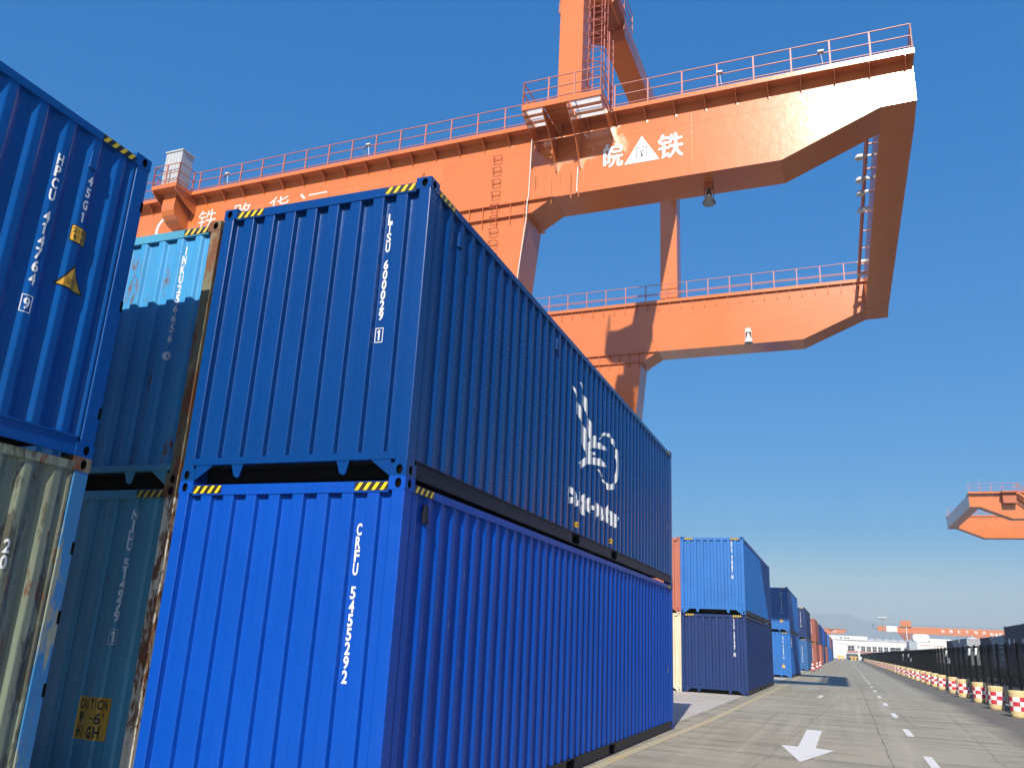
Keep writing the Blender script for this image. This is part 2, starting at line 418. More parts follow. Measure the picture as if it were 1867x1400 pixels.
def container(label, loc, mat, H=2.896, L=12.192, post=None, rail=None, hazard='yellow', detail=2, cat='container', group='shipping containers stacked in a row',
              dmat=None, fdepth=.05, fslope=.010, name='shipping_container', casting_mat=None, side_rail=None, foot=None, rib=(.1975, .2713)):
    t = thing(name, label, cat, loc, 0, group)
    mt = M[mat]; pm = M[post] if post else mt; rm = M[rail] if rail else mt; cm = M[casting_mat] if casting_mat else pm
    hi = detail >= 2
    info = {'o': t, 'L': L, 'H': H}
    # front wall
    FP = corr(-HW+FL, HW-FL, .2575, .2415-.1165-2*(fslope-.008), fslope, fdepth, True); y0 = .014
    info['FP'] = FP; info['fn_front'] = lambda u, v: Vector((u, y0+interp(FP, u)-.0035, v))
    def wall(P, z0, z1, f3, nm, mtl, back):
        mb = MB(); Q = fillet(P, .010, 4) if hi else P; n = len(Q)
        for z in (z0, z1): mb.v += [f3(u, d, z) for u, d in Q]
        for i in range(n-1): mb.f.append((i, i+1, n+i+1, n+i)); mb.mi.append(0)
        b = len(mb.v); mb.v += [f3(Q[0][0], back, z0), f3(Q[-1][0], back, z0), f3(Q[-1][0], back, z1), f3(Q[0][0], back, z1)]
        mb.f.append((b, b+1, b+2, b+3)); mb.mi.append(0)
        if hi:   # vertical weld beads in three of the recesses
            for u in (Q[0][0]+.035, Q[-1][0]-.035):
                d = interp(P, u); mb.v and None
                for dz in range(1): 
                    c = len(mb.v); mb.v += [f3(u-.003, d, z0), f3(u, d-.003, z0), f3(u+.003, d, z0), f3(u-.003, d, z1), f3(u, d-.003, z1), f3(u+.003, d, z1)]
                    mb.f += [(c, c+1, c+4, c+3), (c+1, c+2, c+5, c+4)]; mb.mi += [0, 0]
        return mb.build(nm, mtl, t, fix=False)
    wall(FP, .214, H-.125, lambda u, d, z: (u, y0+d, z), 'front_wall', mt, .075)
    # side walls
    SP = [(.160, 0)]+corr(rib[0], L-.180, rib[1], .072, .064, .036, False)+[(L-.160, 0)]; info['SP'] = SP
    info['fn_side'] = lambda u, v: Vector((HW-.010-interp(SP, u)+.0035, u, v))
    for s in (1, -1):
        wall(SP, .165, H-.105, lambda u, d, z, s=s: (s*(HW-.010-d), u, z), 'side_wall', mt, .07)
    # posts
    for s in (1, -1):
        for ya, yb in ((.003, .150), (L-.150, L-.003)):
            mb = MB(); xs = sorted((s*(HW-.003), s*(HW-.003-FL)))
            mb.prism(rrect(xs[0], xs[1], ya, yb, .010, 2) if hi else [(xs[0],ya),(xs[1],ya),(xs[1],yb),(xs[0],yb)], 'z', .112, H-.112)
            mb.build('corner_post', pm, t)
    for s in (1, -1):
        for yy, sy in ((0, 1), (L, -1)):
            for z in (0, H-.118):
                mb = MB(); casting(mb, s, yy, sy, z, hi); mb.build('corner_casting', [cm, M['hole']], t)
    # headers and rails
    mb = MB(); mb.box(-HW+.162, HW-.162, .006, .11, H-.135, H-.040); mb.build('front_header', rm, t)
    mb = MB(); mb.box(-HW+.162, HW-.162, L-.11, L-.006, H-.135, H-.040); mb.build('rear_header', rm, t)
    for s in (1, -1):
        xs = sorted((s*(HW-.004), s*(HW-.065)))
        mb = MB(); mb.box(xs[0], xs[1], .178, L-.178, H-.118, H-.045); mb.build('top_rail', M[side_rail] if side_rail else mt, t)
        mb = MB(); x0, x1 = sorted((s*(HW-.012), s*(HW-.06)))
        # bottom rail with fork openings: ledge, then web
        xl = sorted((s*(HW-.001), s*(HW-.05)))
        mb.box(xl[0], xl[1], .178, L-.178, .150, .166)
        segs = [(.178, L/2-1.25), (L/2-.89, L/2+.89), (L/2+1.25, L-.178)] if L > 7 else [(.178, L-.178)]
        for a, b in segs: mb.box(x0, x1, a, b, .012, .150)
        xr = sorted((s*(HW-.002), s*(HW-.03)))
        mb.box(xr[0], xr[1], .178, L-.178, .004, .016)
        mb.build('bottom_rail', M[foot or 'rail'], t)
    # front sill, gussets, lugs
    mb = MB(); mb.box(-HW+.12, HW-.12, -.002, .075, .150, .216); mb.build('front_sill', rm, t)
    for s in (1, -1):
        a = HW-.162; mb = MB()
        xs = [(s*a, .004), (s*a, .150), (s*(a-.20), .150), (s*(a-.17), .125)]
        mb.prism(xs if s > 0 else xs[::-1], 'y', .004, .016); mb.build('sill_gusset', rm, t)
    for cx in (-.575, .575): mb = MB(); mb.prism([(cx-.07,.150),(cx-.025,.035),(cx+.02,.02),(cx+.035,.035),(cx+.065,.150)], 'y', .004, .02); mb.build('sill_lug', rm, t)
    mb = MB(); mb.box(-HW+.06, HW-.06, .08, L-.08, .125, .155)
    k = 0
    while .3+k*.9 < L-.2: mb.box(-HW+.06, HW-.06, .28+k*.9, .33+k*.9, .04, .125); k += 1
    mb.build('floor', M['dark'], t)
    mb = MB(); mb.box(-HW+.06, HW-.06, .10, L-.10, H-.066, H-.046)
    mb.build('roof', mt, t)
    # doors at the rear end
    for s in (1, -1):
        mb = MB(); xs = sorted((s*.01, s*(HW-FL-.004))); mb.box(xs[0], xs[1], L-.07, L-.03, .16, H-.14)
        d = mb.build('door', dmat and M[dmat] or mt, t)
        mb = MB()
        for x in (.25, .85): mb.tube((s*x, L-.012, .18), (s*x, L-.012, H-.16), .017)
        mb.build('lock_bar', M['steel'], d)
    if hazard:
        hm = [M['black'], M[hazard]]
        def haz(u0, u1, z0, z1, fn, n=4):
            f = Flat(); f.rect(u0, u1, z0, z1, 0)
            w = (u1-u0)/n; sh = .045
            f2 = Flat()
            for i in range(n):
                a = u0+i*w; f2.poly([(a+.004, z0+.004), (a+w*.5, z0+.004), (min(u1-.002, a+w*.5+sh), z1-.004), (a+.004+sh, z1-.004)], 1)
            b = len(f.v); f.v += f2.v; f.f += [tuple(b+i for i in x) for x in f2.f]; f.mi += f2.mi
            nbase = 4
            cnt = {'i': 0}
            o = f.drape('hazard_marking', hm, t, [], fn)
            for v in o.data.vertices[nbase:]: v.co = v.co+Vector(fn(0, 0)-fn(0, 0)) 
            return o
        fnF = lambda u, v: Vector((u, .0035, v))
        for u0, u1 in ((-HW+.17, -HW+.50), (HW-.50, HW-.166)):
            o = haz(u0, u1, H-.122, H-.046, fnF)
            for v in o.data.vertices:
                pass
            for v in list(o.data.vertices)[4:]: v.co.y -= .0015
        fnS = lambda u, v: Vector((HW-.0015, u, v))
        if hi:
            for u0, u1 in ((.186, .56), (L-.56, L-.186)):
                o = haz(u0, u1, H-.116, H-.047, fnS)
                for v in list(o.data.vertices)[4:]: v.co.x += .0015
    return info
def front_text(c, fill, mat='white', name='id_lettering', parent=None):
    f = Flat(); fill(f)
    return f.drape(name, M[mat] if isinstance(mat, str) else [M[x] for x in mat], parent or c['o'], [p[0] for p in c['FP']], c['fn_front'])
def side_text(c, fill, mat='white', name='id_lettering', off=0.0):
    f = Flat(); fill(f); fn = c['fn_side']
    return f.drape(name, M[mat] if isinstance(mat, str) else [M[x] for x in mat], c['o'], [p[0] for p in c['SP']], lambda u, v: fn(u, v)+Vector((off,0,0)))
def _d3(s, name, mat, parent):
    mb = MB(); mb.v = [(p[0], -.012-.0015*p[2], p[1]) for p in s.v]; mb.f = s.f; mb.mi = s.mi
    return mb.build(name, mat, parent, fix=False)
Flat.drape3 = _d3
def lift(o, idx, vec):
    """raise the faces of one material slot a hair above the film they are printed on"""
    vs = set()
    for p in o.data.polygons:
        if p.material_index == idx: vs.update(p.vertices)
    for i in vs: o.data.vertices[i].co = o.data.vertices[i].co+Vector(vec)
def vent(c, y, z, mat, side=1):
    mb = MB(); x = HW-.012
    mb.prism([(y-.03,z),(y+.03,z),(y+.03,z+.15),(y-.03,z+.15)], 'x', x-.02, x+.012); mb.box(x-.01, x+.02, y-.038, y+.038, z-.012, z+.004)
    return mb.build('vent', M[mat], c['o'])
X0 = -HW                                    # containers of the road-side row have their right side at x = 0
H9 = 2.896
# --- first stack, nearest the camera on the right
cA = container('royal blue container at the bottom of the nearest full stack, lettered CRFU', (X0, 0, 0), 'royal', fslope=.012, fdepth=.050)
front_text(cA, lambda f: f.column('CRFU 5455292', .778, 2.50, .098, .1115, .062))
cB = container('glossy navy container with bird emblem on its side, on top of the royal one', (X0, 0, H9), 'navy', fdepth=.058, fslope=.009)
front_text(cB, lambda f: f.column('LTSU 600029 1', .770, 5.49-H9, .094, .1035, .060, box_last=True))
vent(cA, .44, 2.56, 'rail'); vent(cB, .73, 2.50, 'navy'); vent(cB, 3.9, 2.50, 'navy')

def scrapes(f):
    r = random.Random(4)
    for k in range(26):
        u = .22+.278*(k % 13)+r.choice((0.02, .05)); v = .55+.12*(k % 13)+r.uniform(-.25,.25)+(.9 if k > 12 else 0)
        for q in range(r.randint(1, 3)):
            a = u+r.uniform(-.02,.02); b = v+r.uniform(-.06,.06); L_ = r.uniform(.02,.10); w = r.uniform(.0015,.004); dx = r.uniform(-.02,.02)
            f.poly([(a, b), (a+w, b), (a+w+dx, b+L_), (a+dx, b+L_)])
side_text(cA, scrapes, 'offwhite', 'paint_scrape', off=-.002)
EMBLEM = [[(4.727,2.234),(4.756,2.234),(4.773,2.23),(4.79,2.216),(4.808,2.203),(4.865,2.179),(4.881,2.094),(4.854,2.086),(4.803,2.137),(4.774,2.177),(4.746,2.217)],
 [(4.868,2.061),(5.03,2.061),(5.048,2.044),(5.066,2.028),(5.129,1.997),(5.276,1.985),(5.277,1.906),(5.277,1.828),(5.118,1.785),(5.064,1.831),(5.046,1.857),(5.028,1.882),(4.858,1.905),(4.843,1.983)],
 [(5.278,1.816),(5.303,1.795),(5.321,1.772),(5.341,1.756),(5.38,1.744),(5.562,1.706),(5.569,1.586),(5.594,1.606),(5.619,1.627),(5.671,1.682),(5.833,1.747),(5.855,1.764),(5.873,1.769),(5.891,1.774),(5.966,1.777),(6.109,1.737),(5.937,1.677),(6.112,1.717),(6.135,1.721),(6.157,1.725),(6.21,1.729),(6.386,1.763),(6.399,1.734),(6.424,1.731),(6.472,1.733),(6.664,1.756),(6.668,1.704),(6.505,1.674),(6.434,1.664),(6.411,1.666),(6.388,1.667),(6.216,1.631),(6.16,1.622),(6.139,1.622),(6.119,1.622),(5.965,1.59),(5.899,1.578),(5.874,1.576),(5.855,1.572),(5.837,1.568),(5.662,1.509),(5.615,1.489),(5.594,1.476),(5.572,1.475),(5.59,1.477),(5.608,1.479),(5.631,1.482),(5.685,1.492),(5.839,1.507),(5.861,1.508),(5.883,1.51),(5.918,1.499),(5.891,1.468),(5.869,1.464),(5.847,1.46),(5.833,1.444),(5.833,1.42),(5.855,1.424),(5.877,1.429),(5.909,1.435),(5.964,1.441),(6.118,1.469),(6.138,1.47),(6.159,1.471),(6.208,1.478),(6.383,1.513),(6.404,1.473),(6.429,1.465),(6.488,1.465),(6.669,1.471),(6.667,1.432),(6.647,1.432),(6.457,1.397),(6.424,1.394),(6.405,1.394),(6.385,1.393),(6.222,1.362),(6.165,1.353),(6.145,1.354),(6.125,1.354),(6.105,1.354),(5.93,1.32),(5.889,1.314),(5.871,1.313),(5.854,1.312),(5.836,1.311),(5.67,1.276),(5.622,1.267),(5.605,1.264),(5.588,1.262),(5.571,1.259),(5.416,1.215),(5.363,1.193),(5.338,1.177),(5.314,1.158),(5.29,1.139),(5.112,1.142),(5.061,1.178),(5.084,1.191),(5.146,1.213),(5.304,1.267),(5.327,1.292),(5.35,1.31),(5.412,1.336),(5.383,1.387),(5.343,1.413),(5.323,1.445),(5.305,1.477),(5.283,1.507),(5.152,1.552),(5.139,1.625),(5.134,1.742)],
 [(5.055,2.387),(5.097,2.381),(5.152,2.361),(5.276,2.345),(5.116,2.301),(5.077,2.344)],
 [(5.142,2.23),(5.308,2.255),(5.33,2.239),(5.351,2.223),(5.552,2.233),(5.56,2.148),(5.564,2.062),(5.558,1.987),(5.393,1.953),(5.336,2.012),(5.317,2.044),(5.298,2.076),(5.14,2.102)],
 [(5.562,1.981),(5.596,1.952),(5.615,1.935),(5.653,1.923),(5.826,1.895),(5.831,1.821),(5.833,1.747),(5.65,1.664),(5.619,1.633),(5.588,1.687),(5.556,1.741),(5.416,1.814),(5.417,1.911)],
 [(6.141,1.779),(6.163,1.804),(6.226,1.84),(6.39,1.932),(6.409,1.943),(6.429,1.954),(6.483,1.967),(6.659,2.011),(6.668,1.993),(6.687,2.001),(6.707,2.009),(6.928,2.05),(6.934,1.984),(6.954,1.982),(6.974,1.98),(7.029,1.972),(7.202,1.994),(7.207,1.886),(7.039,1.867),(6.976,1.873),(6.954,1.888),(6.932,1.904),(6.925,1.983),(6.746,1.946),(6.7,1.944),(6.68,1.948),(6.66,1.952),(6.486,1.914),(6.43,1.905),(6.399,1.889),(6.376,1.852),(6.194,1.795),(6.156,1.775)],
 [(7.207,1.866),(7.246,1.86),(7.47,1.85),(7.474,1.747),(7.478,1.645),(7.477,1.536),(7.476,1.427),(7.285,1.323),(7.235,1.29),(7.208,1.263),(7.209,1.174),(7.189,1.168),(6.991,1.13),(6.963,1.122),(6.944,1.116),(6.924,1.11),(6.735,1.079),(6.695,1.075),(6.673,1.074),(6.667,1.15),(6.508,1.132),(6.437,1.132),(6.417,1.144),(6.398,1.156),(6.394,1.193),(6.428,1.18),(6.493,1.174),(6.666,1.188),(6.69,1.179),(6.725,1.173),(6.923,1.197),(6.942,1.207),(6.961,1.216),(6.98,1.226),(7.041,1.244),(7.204,1.282),(7.206,1.402),(7.234,1.487),(7.244,1.596),(7.232,1.674),(7.201,1.736)],
 [(6.124,1.296),(6.151,1.295),(6.18,1.279),(6.37,1.296),(6.403,1.264),(6.404,1.22),(6.389,1.224),(6.195,1.235),(6.156,1.252),(6.137,1.274)]]
def logo(f):
    for p in EMBLEM: f.poly(p)
side_text(cB, logo, name='bird_emblem')
def word(f):
    for ch, a, b in (('c',4.58,4.83),('a',4.86,5.08),('r',5.11,5.25),('g',5.26,5.50),('o',5.53,5.77),('-',5.80,5.92),('p',5.95,6.18),('a',6.21,6.43),('r',6.46,6.59),('t',6.60,6.74),('n',6.77,6.99),('e',7.02,7.26),('r',7.29,7.45)):
        lo, hi = {'g': (.455, .775), 'p': (.455, .775), 't': (.535, .85)}.get(ch, (.535, .775))
        a = 4.57+(a-4.58)*1.02; b = 4.57+(b-4.58)*1.02
        vs, fs = glyph_fit(ch, a, b, lo, hi, .06)
        if ch == '-': vs, fs = [(a,.62),(b,.62),(b,.685),(a,.685)], [(0,1,2,3)]
        f.add(vs, fs)
side_text(cB, word, name='company_lettering')
for y in (5.02, 6.97):
    o = side_text(cB, lambda f: (f.rect(y-.10, y+.12, .25, .325, 0), f.line('9 6', y-.05, .265, .045, .04, .01, 1)), ('amber', 'black'), 'height_sticker'); lift(o, 1, (.0015,0,0))
for c, zz in ((cA, 1.1), (cB, 1.1)):
    o = side_text(c, lambda f: f.poly([(11.60, zz), (11.80, zz), (11.70, zz+.2)]), 'amber', 'warning_sticker')

# --- second column, left of the first
cI = container('faded light blue container with rusty post beside the navy one, lettered INKU', (-2.622-HW, .16, H9), 'sky', post='brownpost', rail='teal', hazard='oldyellow', fslope=.03, fdepth=.04, casting_mat='brownpost')
front_text(cI, lambda f: (f.column('INKU256656', .748, 5.56-H9, .096, .1135, .058), f.poly(oval(.748, 1.39, .040, .05)), ))
front_text(cI, lambda f: f.poly(oval(.748, 1.39, .014, .024)), 'teal', 'id_ring').location.y = -.0015
cN = container('weathered teal container with flaking cream post and height warning, lettered NIDU', (-2.622-HW, .16, 0), 'teal', post='creampost', rail='teal', hazard='oldyellow', fslope=.022, fdepth=.026, casting_mat='brownpost')
front_text(cN, lambda f: f.column('NIDU 514979 1', .726, 2.655, .092, .0995, .055, box_last=True), 'white')
def caution(f):
    for row, lo, hi in ((zip('CAUTION', ((.470,.502),(.508,.540),(.546,.572),(.622,.660),(.668,.690),(.706,.750),(.760,.805))), .79, .885),
                        (zip('9\'-6"', ((.482,.530),(.540,.560),(.630,.680),(.692,.742),(.752,.790))), .665, .77),
                        (zip('HIGH', ((.475,.520),(.528,.556),(.628,.684),(.702,.756))), .545, .65)):
        for ch, (a, b) in row: f.add(*glyph_fit(ch, a, b, lo, hi, .04), 1)
o = front_text(cN, lambda f: (f.rect(.46, .84, .53, .90, 0), caution(f)), ('amber', 'black'), 'warning_sticker')
lift(o, 1, (0,-.0015,0))

# --- stack whose long side faces the road, near left edge of the picture
cH = container('bright blue container showing its long side, upper of the near left stack, lettered HPCU', (-2.49-HW, -.99-12.192, H9), 'hblue', foot='hblue', rib=(.165, .278))
def hp(f):
    f.column('HPCU 414764 9', 12.192-.90, 5.325-H9, .096, .112, .062, box_last=True)
    f.column('45G1', 12.192-.585, 5.295-H9, .085, .118, .055)
side_text(cH, hp)
def st1(f):
    y0, y1 = 12.192-.655, 12.192-.49
    f.poly(rrect(y0-.004, y1+.004, 1.755, 1.905, .012), 1); f.poly(rrect(y0+.003, y1-.003, 1.762, 1.898, .012), 0)
    f.line('2.9m', y0+.012, 1.838, .045, .03, .006, 2); f.line("9'6\"", y0+.02, 1.775, .045, .03, .006, 2)
def lift2(o, k=.0012): lift(o, 0, (k,0,0)); lift(o, 2, (2*k,0,0))
lift2(side_text(cH, st1, ('amber', 'black', 'black'), 'height_sticker'))
def st2(f):
    a, b, c = (12.192-.70, 1.34), (12.192-.40, 1.34), (12.192-.55, 1.57)
    f.poly([a, b, c], 1); g = ((a[0]+b[0]+c[0])/3, (a[1]+b[1]+c[1])/3)
    f.poly([tuple(g[i]+(p[i]-g[i])*.84 for i in (0, 1)) for p in (a, b, c)], 0)
    f.line('SUPER', g[0]-.055, g[1]-.005, .022, .018, .004, 2, .0); f.line('HEAVY', g[0]-.055, g[1]-.035, .022, .018, .004, 2, .0)
lift2(side_text(cH, st2, ('amber', 'black', 'black'), 'warning_sticker'))
vent(cH, 12.192-.60, 2.48, 'hblue')
mb = MB()
for z in (.35, 1.35, 2.35): mb.box(HW-.012, HW+.000, 12.192-.03, 12.192-.004, z, z+.10); 
mb.build('lashing_slot', M['hole'], cH['o'])  # black blocks paint the shade of the slots
cR = container('rusty grey-green container with flaking blue post under the bright blue one', (-2.49-HW, -.99-12.192, 0), 'rusty', post='rustypost', rail='rusty', hazard=None, casting_mat='brownpost', side_rail='rusty')
side_text(cR, lambda f: (f.column('20', 12.192-.60, 2.155, .10, .12, .062),), 'offwhite')
mb = MB()
for z in (1.0, 1.55, 2.1): mb.box(HW-.012, HW+.000, 12.192-.03, 12.192-.004, z, z+.10)
mb.build('lashing_slot', M['hole'], cR['o'])  # slot shade drawn as black blocks here too

# --- rest of the row along the road (one bay every 27 m)
def idcol(c, t, u=.762, top=2.56, m='white'): front_text(c, lambda f: f.column(t, u, top, .096, .112, .062, box_last=True), m)
def mark(c, y, z, s=.35):
    def f_(f):
        n = 16
        for k in range(n):
            a, b = 2*math.pi*k/n, 2*math.pi*(k+1)/n
            f.poly([(y+s*math.cos(a), z+s*math.sin(a)), (y+s*math.cos(b), z+s*math.sin(b)), (y+s*.72*math.cos(b), z+s*.72*math.sin(b)), (y+s*.72*math.cos(a), z+s*.72*math.sin(a))])
        f.poly([(y-s*.45, z-.05), (y+s*.45, z-.05), (y+s*.45, z+.05), (y-s*.45, z+.05)])
        f.poly([(y-.05, z+.06), (y+.05, z+.06), (y+.05, z+s*.6), (y-.05, z+s*.6)])
    side_text(c, f_, 'white', 'company_emblem')
c1 = container('dull navy container at the bottom of the second stack beyond the gap', (X0-.03, 27.15, 0), 'midblue'); idcol(c1, 'CICU 247447 0', .762, 2.78)
c2 = container('azure blue container on top of the dull navy one in the second stack', (X0-.03, 27.15, H9), 'azure'); idcol(c2, 'HPCU 418297 6', .762, 2.73)
c3 = container('salmon red container behind the azure one, top of the inner stack', (-2.49-HW, 27.3, H9), 'redbrown', detail=1, hazard=None)
c4 = container('cream container with blotchy post under the salmon red one', (-2.49-HW, 27.3, 0), 'cream', detail=1, hazard=None)
c5 = container('dark blue container squeezed behind the cream one in the inner stacks', (-5.05-HW, 29.5, 0), 'hblue', detail=1)
c6 = container('azure container at the bottom of the third stack with a yellow drop sticker', (X0, 54, 0), 'azure'); idcol(c6, 'HPCU 412850 1', .762, 2.60)
c7 = container('blue container half in shade on top of the third stack', (X0, 54, H9), 'azure'); idcol(c7, 'HPCU 417733 4', .762, 2.60)
for c in (c6, c7):
    o = front_text(c, lambda f: f.poly([(.60, .62), (.86, .62), (.73, .86)]), 'amber', 'warning_sticker')
mark(c7, 1.6, 2.25); mark(c6, 1.6, 2.25)
far = [(81, 'tealblue', 'midblue', 'teal blue', 'navy'), (108, 'maroon', 'maroon', 'brick red', 'oxide red'), (129, 'redbrown', 'midblue', 'pale brick', 'deep blue'), (148, 'midblue', 'royal', 'ink blue', 'royal blue'),
       (170, 'maroon', 'midblue', 'rust red', 'dark blue'), (197, 'hblue', 'azure', 'cobalt', 'light azure'), (224, 'hblue', 'maroon', 'plain blue', 'maroon'), (252, 'midblue', 'midblue', 'slate blue', 'dusky blue')]
nth = ['fourth', 'fifth', 'sixth', 'seventh', 'eighth', 'ninth', 'tenth', 'farthest']
for k, (y, a, b, na, nb) in enumerate(far):
    dx = -.02+.02*(k % 3)
    d = container('%s container at the bottom of the %s stack along the road' % (na, nth[k]), (X0+dx, y, 0), a, detail=1)
    e = container('%s container on top of the %s stack along the road' % (nb, nth[k]), (X0+dx, y, H9), b, detail=1)
    if k < 2: idcol(d, 'TBJU 305160 2' if k == 0 else 'CAIU 720134 5', .762, 2.2); idcol(e, 'LTSU 600311 8' if k == 0 else 'CAIU 718822 0', .762, 2.5)

# ------------------------------------------------------------------ gantry crane
S = 17.0; GW = 1.5
def girder_profile(xl, xr, rearshift=0):
    s = rearshift
    return [(xl+s, 19.5), (xl+s, 18.05), (xl+1.03+s, 18.03), (xl+4.05+s, 16.72), (xr-4.05+s, 16.72), (xr-1.03+s, 18.03), (xr+s, 18.05), (xr+s, 19.5)]
def railing(mb, pts, h=.95, sp=1.13, mids=(.12,.52), r=.022):
    for a, b in zip(pts, pts[1:]):
        a, b = Vector(a), Vector(b); n = max(1, round((b-a).length/sp))
        for i in range(n+1):
            p = a+(b-a)*i/n; mb.box(p.x-.023, p.x+.023, p.y-.023, p.y+.023, p.z, p.z+h)
        for z in (h, *mids): mb.tube(a+Vector((0,0,z)), b+Vector((0,0,z)), r, 6)
def crane(label, loc, rz, xl, xr, full=True, group='orange gantry cranes'):
    t = thing('gantry_crane', label, 'crane', loc, rz, group)
    OR = M['orange']
    for g, y0, sh in (('front', 0, 0), ('rear', S, -.42)):
        mb = MB(); mb.prism(girder_profile(xl, xr, sh), 'y', y0, y0+GW)
        # bottom flange lips and panel welds
        for z in (18.72, 17.6):
            if z > 18: mb.box(xl+.1+sh, xr-.02+sh, y0-.004, y0, z-.008, z+.008)
        x = xl+2.0
        while x < xr-4.3: mb.box(x-.008, x+.008, y0-.005, y0, 16.74, 19.48); x += 3.1
        mb.build('girder', OR, t)
        mb = MB()
        ov = .42 if g == 'front' else .12
        mb.box(xl-.05+sh, xr+.04+sh, y0-ov, y0+GW+.42, 19.5, 19.62)
        mb.box(xl-.05+sh, xr+.04+sh, y0-ov-.012, y0-ov, 19.47, 19.64)
        mb.build('walkway_deck', OR, t)
        mb = MB(); x = xl+.6
        if g == 'front':
            while x < xr-.2: mb.prism([(-.40,19.5),(-.40,19.44),(-.003,19.05),(-.003,19.5)], 'x', x-.008, x+.008); x += 1.03
        else:
            while x < xr-.5: mb.box(x-.012+sh, x+.012+sh, S-.10, S-.003, 19.05, 19.5); x += .62
        mb.build('deck_rib', OR, t)
        mb = MB(); yf = y0-ov+.03
        if g == 'front':
            railing(mb, [(xl+sh,yf,19.62), (-6.1,yf,19.62)]); railing(mb, [(-3.0,yf,19.62), (xr+sh,yf,19.62)])
            railing(mb, [(xr,yf,19.62),(xr,GW+.3,19.62)], sp=1.5)
        else: railing(mb, [(xl+sh,yf,19.62), (xr-1.2,yf,19.62)], mids=(.35,.42))
        mb.build('railing', M['railred'], t)
    # cross beams between the girders at both tips
    for xe, w in ((xr, -1.05), (xl, 1.05)):
        a, b = sorted((xe, xe+w)); mb = MB(); 
        prof = [(a, GW), (b, GW), (b-.42, S), (a-.42, S)]
        mb.prism(prof, 'z', 18.05, 19.5); mb.build('end_beam', OR, t)
        mb = MB(); xx = a-.45 if w < 0 else b+.05
        mb.tube((xx+.25, GW, 19.35), (xx-.2, S-.1, 19.35), .06, 8); mb.tube((xx+.25, GW, 19.85), (xx-.2, S-.1, 19.85), .035, 6)
        for k in range(9): 
            f = (k+.5)/9; y = GW+f*(S-GW); xq = xx+.25-.45*f; mb.box(xq-.02, xq+.42, y-.03, y+.03, 19.28, 19.33); mb.box(xq-.02, xq+.02, y-.02, y+.02, 19.3, 19.86)
        mb.build('cable_rail', M['railred'], t)
    # legs with haunches
    for xc, mir in ((-8.0, 1), (xl+14.5, -1)):
        for y0 in (0, S):
            X = (lambda d: xc+mir*d)
            mb = MB()
            leg = [(X(1.72),16.2),(X(.15),0.9),(X(-1.1),0.9),(X(-2.3),16.2)]
            mb.prism(leg if mir > 0 else leg[::-1], 'y', y0+.02, y0+GW-.1)
            hau = [(X(2.62),16.71),(X(1.78),16.2),(X(-2.36),16.2),(X(-3.2),16.71)]
            mb.prism(hau if mir > 0 else hau[::-1], 'y', y0+.02, y0+GW-.06)
            mb.build('leg', OR, t)
            mb = MB()
            xs = sorted((X(1.84), X(-2.42))); mb.box(xs[0], xs[1], y0-.10, y0+GW+.04, 16.17, 16.21)
            xs = sorted((X(2.7), X(-3.3))); mb.box(xs[0], xs[1], y0-.10, y0+.0, 16.69, 16.72)
            for k in range(8):
                x = X(1.6-k*.55); mb.box(x-.01, x+.01, y0-.09, y0+.02, 15.9, 16.69)
            mb.build('leg_flange', OR, t)
            mb = MB(); xs = X(-.5); mb.prism([(y0-2.2,.25),(y0-2.2,.9),(y0-.2,1.5),(y0+GW+.2,1.5),(y0+GW+2.2,.9),(y0+GW+2.2,.25)], 'x', xs-.45, xs+.45)
            mb.build('bogie', M['orangedk'], t)
            for k in (-1.4, .9, 2.4):
                mb = MB(); mb.lathe([(.12,-.10),(.36,-.10),(.36,.10),(.12,.10)], (0,0,0), 18, 0, 'y'); w = mb.build('wheel', M['steel'], t); w.location = (xs, y0+k, .36); w.rotation_euler = (0,0,R(90))
    mb = MB()
    for xc in (-8.5, xl+15): mb.box(xc-.35, xc+.35, GW+.2, S-.2, 1.6, 2.6)
    mb.build('sill_beam', OR, t)
    # portal frame above the girders
    for xp in ((-4.94,) if full is True else ()):
        for y0, x in ((.25, xp), (S+.2, xp+.15)):
            mb = MB(); mb.box(x-.45, x+.45, y0, y0+.95, 19.62, 26.76); mb.box(x-.47, x-.45, y0, y0+1.0, 19.62, 26.76); mb.box(x+.45, x+.47, y0-.02, y0+1.0, 19.62, 26.76)
            mb.build('portal_post', OR, t)
        mb = MB(); mb.box(xp+.02, xp+.90, .1, S+1.3, 26.8, 28.0); mb.box(xp-.02, xp+.98, .1, S+1.3, 26.76, 26.8); mb.build('portal_beam', OR, t)
        mb = MB(); mb.prism([(xp-1.34,3.8),(xp+1.12,3.8),(xp+.95,4.5),(xp-.1,4.5)], 'z', 26.6, 27.3); mb.prism([(xp-1.36,27.0),(xp-.85,26.5),(xp+.65,26.5),(xp+1.14,27.0),(xp+1.14,27.5),(xp-1.36,27.5)], 'y', 2.4, 3.8)
        for y in (2.5, 3.1, 3.65): mb.box(xp-.85, xp+.65, y, y+.08, 26.4, 26.5)
        mb.build('upper_platform', M['orangedk'], t)
        mb = MB(); railing(mb, [(xp+1.1,2.4,27.5),(xp+1.1,5.2,27.5)]); railing(mb, [(xp-1.3,2.4,27.5),(xp-1.3,3.8,27.5)]); mb.build('railing', M['railred'], t)
        # caged ladder on the right of the front post
        mb = MB(); lx, ly = xp+.95, .75
        for s in (-.22, .22): mb.tube((lx+s, ly, 19.7), (lx+s, ly, 29.3), .025)
        z = 19.9
        while z < 29: mb.tube((lx-.22, ly, z), (lx+.22, ly, z), .014, 5); z += .3
        z = 21.6
